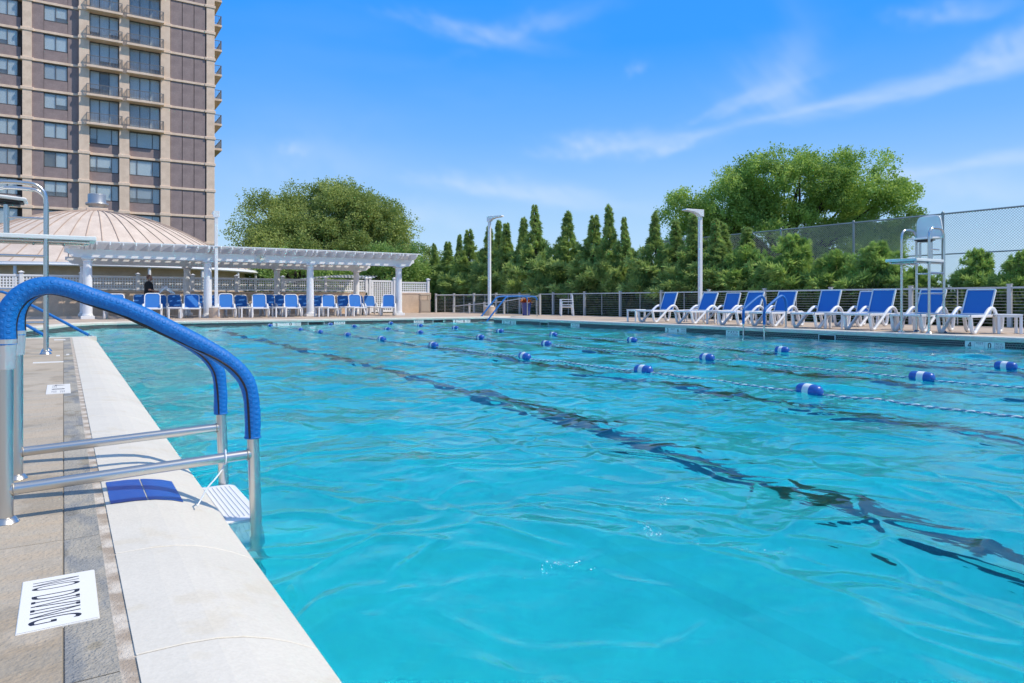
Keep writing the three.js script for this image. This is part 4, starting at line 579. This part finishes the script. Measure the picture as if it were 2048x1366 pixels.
// ------------------------------------------------------------------ cable fence along the right side
{
  const g = thing('cable_fence', 'grey cable fence running behind the right loungers to the wall', 'fence', P(0, DH, 0)), postM = std(.56, .56, .55, .5, { metalness: .1 }), cabM = std(.55, .55, .54, .45, { metalness: .4 });
  const pts = []; for (let t = -4.5; t < 30; t += 2.56) pts.push([21.05, t + .18]); const n0 = pts.length; for (const [x, t] of [[20.75, 31.6], [20.35, 33.4], [19.95, 35.2], [19.5, 36.8], [19.0, 38.2]]) pts.push([x, t]);
  pts.forEach(([x, t]) => { const p = mesh('post', rb(.1, 1.13, .1, .008, x, .565, -t, 1), postM, g); mesh('post_cap', rb(.125, .02, .125, .006, x, 1.138, -t, 1), postM, p); });
  for (let i = 0; i < pts.length - 1; i++) { const [a, b] = pts[i], [c, d] = pts[i + 1], L = Math.hypot(c - a, d - b); mesh('top_rail', stick([a, 1.05, -b], [c, 1.05, -d], .06, .05), postM, g); mesh('picket', stick([(a + c) / 2, .04, -(b + d) / 2], [(a + c) / 2, 1.03, -(b + d) / 2], .022, .022), postM, g); for (let k = 0; k < 11; k++) mesh('cable', bar([a, .1 + k * .084, -b], [c, .1 + k * .084, -d], .0045, 4), cabM, g); }
  const r = thing('ramp_railing', 'sloping grey ramp railing in front of the far cable fence', 'railing', P(0, DH, 0)), rp = [[19.05, 36.0, .45], [19.2, 34.4, .55], [19.35, 33.0, .62], [19.5, 31.2, .74], [19.65, 29.6, .90], [19.7, 28.2, 1.02]];
  rp.forEach(([x, t, h]) => { const p = mesh('post', rb(.085, h, .085, .008, x, h / 2, -t, 1), postM, r); mesh('post_cap', rb(.11, .02, .11, .006, x, h + .008, -t, 1), postM, p); }); for (let i = 0; i < rp.length - 1; i++) { const [a, b, h] = rp[i], [c, d, e] = rp[i + 1]; mesh('top_rail', stick([a, h - .06, -b], [c, e - .06, -d], .05, .05), postM, r); for (let k = 1; k < 6; k++) mesh('cable', bar([a, h - .08 - k * .09 > .03 ? h - .08 - k * .09 : .03, -b], [c, e - .08 - k * .09, -d], .0045, 4), cabM, r); }
}
// ------------------------------------------------------------------ chain link fence of the court
{
  const X = 24.6, H = 3.72, t0 = 5.6, t1 = 26, g = thing('chain_link_fence', 'tall chain link court fence behind the right shrubs', 'fence', P(X, .12, 0)), m = std(.36, .38, .37, .45, { metalness: .6 }), wire = std(.34, .40, .37, .5, { metalness: .4 });
  for (let t = t0 + .02; t < t1 + .1; t += 3.12) { mesh('post', cyl(.04, .04, H, 0, H / 2, -t, 12), m, g); mesh('post_cap', new THREE.SphereGeometry(.05, 10, 6).translate(0, H + .01, -t), m, g); } for (const y of [H - .03, 2.35, .12]) mesh('rail', bar([0, y, -t0], [0, y, -t1], y > 3 ? .028 : .021, 10), m, g);
  const parts = [], W = t1 - t0, p = .085; for (let s = -H; s < W; s += p) for (const d of [1, -1]) { let a = Math.max(0, s), b = Math.min(W, s + H), ya = a - s, yb = b - s; if (b - a < .02) continue; if (d < 0) { ya = H - ya; yb = H - yb; } parts.push(stick([.005 * d, ya, -(t0 + a)], [.005 * d, yb, -(t0 + b)], .0065, .0065)); } mesh('wire_mesh', parts, wire, g).userData.kind = 'stuff';
}
// ------------------------------------------------------------------ trees
const bark = std(1, 1, 1, .95, { map: rep(patchy([.20, .17, .14], [.34, .29, .25], 901, 8, 1.3), 1, 3), bumpMap: rep(grainBump, 1, 2), bumpScale: .03 });
const leafMat = new THREE.MeshPhysicalMaterial({ color: 0xffffff, roughness: .85, transmission: .5, thickness: 0, specularIntensity: .4, side: THREE.DoubleSide });
const needleMat = new THREE.MeshPhysicalMaterial({ color: 0xffffff, roughness: .9, transmission: .4, thickness: 0, specularIntensity: .3, side: THREE.DoubleSide });
function leafCluster(n, R, L, w, s) { let s0 = seed; seed = s; const pos = []; for (let i = 0; i < n; i++) { const o = new THREE.Vector3(rr(-1, 1), rr(-1, 1), rr(-1, 1)).multiplyScalar(R), d = new THREE.Vector3(rr(-1, 1), rr(-.9, .6), rr(-1, 1)).normalize(), u = new THREE.Vector3(rr(-1, 1), rr(-.2, 1), rr(-1, 1)).cross(d).normalize(), l = L * rr(.7, 1.25), b = w * rr(.7, 1.2), a = o.clone().addScaledVector(d, l * .5).addScaledVector(u, b), c = o.clone().addScaledVector(d, l * .5).addScaledVector(u, -b), e = o.clone().addScaledVector(d, l); for (const v of [o, a, e, o, e, c]) pos.push(v.x, v.y, v.z); } seed = s0; const g = new THREE.BufferGeometry(); g.setAttribute('position', new THREE.Float32BufferAttribute(pos, 3)); g.computeVertexNormals(); return g; }
const clusters = [leafCluster(16, .30, .17, .062, 11), leafCluster(16, .32, .16, .06, 12)];
function broadleaf(name, lab, X, t, trunkH, lobes, nClump, perClump, clumpR, tint, s, group, lean = 0) { // lobes: ellipsoids [x, y, z, rx, ry, rz] round the trunk foot
  let s0 = seed; seed = s; const g = thing(name, lab, 'tree', P(X, .1, t), 0, group), vol = lobes.map((l) => l[3] * l[4] * l[5]), sum = vol.reduce((a, b) => a + b, 0), cs = [];
  while (cs.length < nClump) { let q = rnd() * sum, i = 0; while (q > vol[i]) q -= vol[i++]; const [x, y, z, a, b, c] = lobes[i], d = new THREE.Vector3(rr(-1, 1), rr(-1, 1), rr(-1, 1)); const r = d.length(); if (r > 1 || r < .35) continue; const k = Math.pow(r, .45) / r; cs.push(new THREE.Vector3(x + d.x * k * a * .9, y + d.y * k * b * .9, z + d.z * k * c * .9)); }
  const parts = [tube([[0, -.1, 0], [.08, trunkH * .5, .05], [lean, trunkH, 0]], .36, 10, 9)], fork = new THREE.Vector3(lean, trunkH * .96, 0);
  for (let i = 0; i < Math.min(cs.length, 46); i++) { const c = cs[i], mid = fork.clone().lerp(c, .5).add(new THREE.Vector3(rr(-.5, .5), rr(.1, .9), rr(-.5, .5))), pts = [fork.clone().add(new THREE.Vector3(0, -rr(0, .8), 0)), fork.clone().lerp(mid, .5).add(new THREE.Vector3(0, .2, 0)), mid, c], tg = tube(pts, 1, 12, 6), p = tg.attributes.position, u = tg.attributes.uv, R = rr(.13, .24), cc = new THREE.CatmullRomCurve3(pts); for (let j = 0; j < p.count; j++) { const k = u.getX(j), o = cc.getPointAt(k), f = R * (1 - .85 * k); p.setXYZ(j, o.x + (p.getX(j) - o.x) * f, o.y + (p.getY(j) - o.y) * f, o.z + (p.getZ(j) - o.z) * f); } tg.computeVertexNormals(); parts.push(tg); }
  mesh('trunk', parts, bark, g);
  perClump = Math.round(perClump * 1.25); const n = nClump * perClump, im = new THREE.InstancedMesh(clusters[s % 2], leafMat, n), m = new THREE.Matrix4(), q = new THREE.Quaternion(), e = new THREE.Euler(), C = new THREE.Color(); let k = 0;
  for (const c of cs) { const b = rnd(), R = clumpR * rr(.7, 1.3); for (let i = 0; i < perClump; i++) { const d = new THREE.Vector3(rr(-1, 1), rr(-1, 1), rr(-1, 1)).normalize().multiplyScalar(R * Math.pow(rnd(), .45)); d.y *= .72; q.setFromEuler(e.set(rr(0, 6.3), rr(0, 6.3), rr(0, 6.3))); const sc = rr(.6, 1.2); m.compose(c.clone().add(d), q, new THREE.Vector3(sc, sc, sc)); im.setMatrixAt(k, m); const h = clamp(.62 * b + .5 * rnd() - .05, 0, 1); C.setRGB(mix(tint[0][0], tint[1][0], h), mix(tint[0][1], tint[1][1], h), mix(tint[0][2], tint[1][2], h)); im.setColorAt(k++, C); } }
  im.name = 'crown'; im.userData.kind = 'stuff'; g.add(im); seed = s0; return g;
}
const greenA = [[.17, .26, .06], [.50, .58, .17]], greenB = [[.16, .30, .07], [.48, .64, .17]];
// left pair behind the pergola
broadleaf('oak_tree', 'wide dense green tree behind the pergola, the left crown of the pair', 16.2, 56.5, 3.0, [[-1.4, 7.0, -1, 3.5, 3.0, 3.5], [1.8, 7.5, 0, 3.9, 2.8, 3.8], [-3.6, 4.9, -1.5, 2.2, 2.2, 2.4], [0, 4.2, 1, 5, 2.6, 4]], 175, 42, 1.25, greenA, 301, 'large trees behind the pergola');
broadleaf('oak_tree', 'tall dense green tree behind the pergola, the right crown of the pair', 20.3, 56, 3.2, [[-.9, 7.6, 0, 3.2, 2.8, 3.6], [1.3, 6.5, .5, 3.0, 2.9, 3.6], [2.0, 4.4, 1, 2.6, 2.4, 3], [-2, 4.8, 1, 4, 2.8, 4]], 170, 42, 1.25, greenA, 302, 'large trees behind the pergola');
broadleaf('bushy_tree', 'low dark green tree seen under the pergola beam', 13.0, 47.5, 1.0, [[0, 2.3, 0, 4.2, 1.8, 2.5]], 50, 30, .9, greenB, 303, 'low trees behind the wall');
broadleaf('bushy_tree', 'low green tree just behind the lattice gate', 19.6, 46.5, 1.0, [[0, 2.5, 0, 3.6, 2.2, 2.5]], 50, 30, .9, greenB, 304, 'low trees behind the wall');
broadleaf('bushy_tree', 'small distant tree in the gap between pergola and evergreens', 30.5, 66, 1.5, [[0, 4.0, 0, 4.5, 2.6, 3], [3.5, 3.2, 0, 3.5, 2.2, 3]], 60, 32, 1.1, greenA, 305, 'low trees behind the wall');
// right tree: a broad crown on many rising limbs
broadleaf('maple_tree', 'broad spreading tree with open crown behind the chain link fence', 44.5, 32.3, 3.2, [[-3.0, 7.03, -2.0, 3.2, 2.5, 3.0], [-4.5, 7.85, -2.75, 3.6, 2.85, 3.6], [0.0, 9.3, 0.0, 4.6, 2.47, 4], [3.6, 9.03, 2.75, 3.6, 2.47, 3.6], [5.4, 7.12, 4.1, 3.0, 2.56, 3], [-6.2, 6.11, -4.25, 2.4, 1.9, 2.5], [-1.0, 6.2, -1.25, 5, 2.28, 4], [4.4, 4.92, 2.5, 4.2, 2.09, 3.4], [-3.0, 3.47, -2.5, 4, 1.9, 3], [2.5, 2.92, 0.0, 4, 1.71, 3]], 262, 40, 1.0, [[.18, .32, .06], [.53, .70, .17]], 306);
// evergreens
function sprayGeo(s) { let s0 = seed; seed = s; const pos = []; for (let i = 0; i < 15; i++) { const a = rr(-1.2, 1.2), L = rr(.18, .42), o = new THREE.Vector3(rr(-.03, .03), rr(0, .22), 0), d = new THREE.Vector3(Math.sin(a) * .8, Math.cos(a) * .9, rr(-.35, .35)).normalize(), u = new THREE.Vector3(Math.cos(a), -Math.sin(a), rr(-.6, .6)).normalize(), m = o.clone().addScaledVector(d, L * .55), e = o.clone().addScaledVector(d, L), w = .026; for (const v of [o, m.clone().addScaledVector(u, w), e, o, e, m.clone().addScaledVector(u, -w)]) pos.push(v.x, v.y, v.z); } seed = s0; const g = new THREE.BufferGeometry(); g.setAttribute('position', new THREE.Float32BufferAttribute(pos, 3)); g.computeVertexNormals(); return g; }
const sprays = [sprayGeo(51), sprayGeo(52)];
function evergreen(n, H, R, s, tint, shape) { // returns a Group with trunk and crown; shape(h) is the relative radius at relative height h
  let s0 = seed; seed = s; const g = new THREE.Group(), parts = [cyl(.02, .09, H * .97, 0, H * .485, 0, 7)], limbs = []; const im = new THREE.InstancedMesh(sprays[s % 2], needleMat, n), m = new THREE.Matrix4(), q = new THREE.Quaternion(), C = new THREE.Color(), up = new THREE.Vector3(0, 1, 0);
  const nb = 84, br = []; for (let i = 0; i < nb; i++) { const h = Math.pow((i + rnd()) / nb, .82), a = i * 2.4 + rr(-.4, .4), r = R * shape(h) * rr(.5, 1.3) * (1 + .15 * Math.sin(a * 2 + s)); br.push([h, a, r, rnd()]); if (i % 2) parts.push(bar([0, h * H * .97, 0], [Math.cos(a) * r * .8, h * H * .97 + r * .35, Math.sin(a) * r * .8], .011, 4)); }
  for (let k = 0; k < n; k++) { const [h, a, r, b] = br[Math.floor(Math.pow(rnd(), h0) * nb) % nb], f = Math.pow(rnd(), .55), an = a + rr(-.2, .2) / (.35 + f), rad = r * f, y = h * H * .97 + rad * .42 + rr(-.16, .16) * (1 - .6 * h), d = new THREE.Vector3(Math.cos(an), rr(.1, 1.3), Math.sin(an)).normalize(); q.setFromUnitVectors(up, d); q.multiply(new THREE.Quaternion().setFromAxisAngle(up, rr(0, 6.28))); const sc = rr(.75, 1.35) * mix(1.1, .34, h); m.compose(new THREE.Vector3(Math.cos(an) * rad, Math.max(y, .05), Math.sin(an) * rad), q, new THREE.Vector3(sc, sc, sc)); im.setMatrixAt(k, m); const t = clamp(.5 * b + .6 * rnd() - .05, 0, 1); C.setRGB(mix(tint[0][0], tint[1][0], t), mix(tint[0][1], tint[1][1], t), mix(tint[0][2], tint[1][2], t)); im.setColorAt(k, C); }
  const tr = new THREE.Mesh(join(parts), bark); tr.name = 'trunk'; im.name = 'crown'; im.userData.kind = 'stuff'; g.add(tr, im); seed = s0; return g;
}
const h0 = 1.45, arbTint = [[.17, .30, .09], [.60, .72, .23]], junTint = [[.17, .32, .09], [.58, .74, .20]];
const spire = (h) => (.28 + .72 * sm(0, .16, h)) * Math.pow(Math.max(0, 1 - h), .9) * mix(1, .25, sm(.38, .82, h)) + .02;
const protosA = [0, 1, 2, 3].map((i) => evergreen(3000, 6, 1.95, 1201 + i, arbTint, spire)), protosJ = [0, 1, 2].map((i) => evergreen(2600, 3, 1.25, 1301 + i, junTint, (h) => (.55 + .45 * sm(0, .3, h)) * Math.pow(Math.max(0, 1 - h), .75) * (1 + .25 * Math.sin(h * 17 + i)) + .05));
function plant(proto, name, lab, cat, X, t, H, base, group, turn, wide = 1) { const g = proto.clone(); g.name = numbered(name); g.position.copy(P(X, .1, t)); const k = H / base; g.scale.set(k * wide, k, k * wide); g.rotation.y = turn; g.userData = {}; scene.add(g); return tag(g, lab, cat, group); }
const arbs = [[45.8, 5.1], [44.2, 5.1], [43.0, 5.5], [41.4, 5.7], [39.3, 5.75], [37.8, 6.0], [36.7, 5.7], [35.0, 5.9], [33.1, 6.45], [30.5, 5.75], [28.2, 5.3], [26.7, 5.65], [25.5, 5.0], [23.6, 5.0], [22.5, 4.5], [21.0, 4.6], [19.9, 4.3]];
arbs.forEach(([t, H], i) => plant(protosA[i % 4], 'arborvitae', `${ORD[i]} arborvitae from the far left in the evergreen row behind the fence`, 'evergreen', 23.1 + (hash(i, 2, 2) - .5) * .5, t, H, 6, 'evergreen row behind the cable fence', i * 1.7, .85 + .55 * hash(i, 4, 4)).rotation.set((hash(i, 8, 1) - .5) * .1, i * 1.7, (hash(i, 9, 1) - .5) * .1));
[[22.0, 4.3, 23.9], [20.4, 4.2, 23.7], [18.9, 3.9, 23.5], [34.1, 3.6, 24.3], [31.8, 3.8, 24.4], [29.3, 3.6, 24.3], [24.4, 3.4, 24.2], [38.5, 3.8, 24.5], [42.2, 3.8, 24.6]].forEach(([t, H, X], i) => plant(protosA[(i + 2) % 4], 'arborvitae', `short arborvitae filling the second line of evergreens, ${ORD[i]} gap`, 'evergreen', X, t, H, 6, 'short evergreens behind the evergreen row', i * 2.3, 1.7));
[[16.2, 3.25, 'bright green bushy juniper in front of the chain link left part', 1.0], [14.7, 2.6, 'darker small juniper between two bigger junipers', 1], [13.0, 2.75, 'wide bushy juniper just left of the right guard chair', 1.1], [10.1, 2.35, 'spiky juniper right of the right guard chair', .85], [8.85, 2.2, 'spiky juniper at the right edge of the picture', .85], [17.6, 2.5, 'low juniper at the start of the chain link fence', 1.05], [11.7, 1.9, 'low juniper behind the right guard chair', .9], [18.6, 3.0, 'juniper beside the last arborvitae of the row', 1]].forEach(([t, H, l, w], i) => plant(protosJ[i % 3], 'juniper', l, 'juniper', 22.75 + .3 * (i % 2), t, H, 3, 'junipers behind the right fence', i * 2.1, w));
{ // clipped undergrowth behind the cable fence
  const n = 5200, im = new THREE.InstancedMesh(sprays[0], needleMat, n), m = new THREE.Matrix4(), q = new THREE.Quaternion(), C = new THREE.Color(), e = new THREE.Euler(); let s0 = seed; seed = 77; for (let i = 0; i < n; i++) { const t = rr(5, 46), y = .12 + .75 * Math.pow(rnd(), 1.4) * (.6 + .6 * noise(t * .9, 3, 0, 5)), sc = rr(.8, 1.5); m.compose(P(21.9 + rr(-.35, .6), y, t), q.setFromEuler(e.set(rr(-1, 1), rr(0, 6.3), rr(-1, 1))), new THREE.Vector3(sc, sc, sc)); im.setMatrixAt(i, m); const k = rnd(); C.setRGB(mix(.05, .16, k), mix(.09, .22, k), mix(.03, .07, k)); im.setColorAt(i, C); } seed = s0; im.name = 'undergrowth'; tag(im, 'low green undergrowth along the foot of the cable fence', 'undergrowth', undefined, 'stuff'); scene.add(im);
}
{ // a few bubbles of foam drifting on the near water
  let s0 = seed; seed = 909; const n = 130, im = new THREE.InstancedMesh(new THREE.SphereGeometry(1, 8, 6), phys(.85, .9, .92, .15, { clearcoat: .5 }), n), m = new THREE.Matrix4(), spots = [[1.95, 2.05], [2.35, 2.35], [1.45, 1.95], [2.9, 3.4], [2.1, 1.7]];
  for (let i = 0; i < n; i++) { const k = Math.floor(Math.pow(rnd(), 1.7) * 5), [x0, t0] = spots[k], a = rr(-1, 1) * rnd(), x = x0 + a * (.08 + .05 * k) + rr(-.05, .05) * rnd(), t = t0 + a * (.1 - .07 * k) + .04 * Math.sin(a * 5 + k) + rr(-.05, .05) * rnd(), r = .0012 + .0035 * rnd() * rnd(); m.makeScale(r, r * .6, r).setPosition(x, wave(x, t) + .001, -t); im.setMatrixAt(i, m); } seed = s0;
  im.name = 'foam_bubbles'; tag(im, 'small white foam bubbles drifting on the near water', 'foam', undefined, 'stuff'); scene.add(im);
}
scene.traverse((o) => { if (o.isMesh) { o.castShadow = true; o.receiveShadow = true; } });
renderer.render(scene, camera);
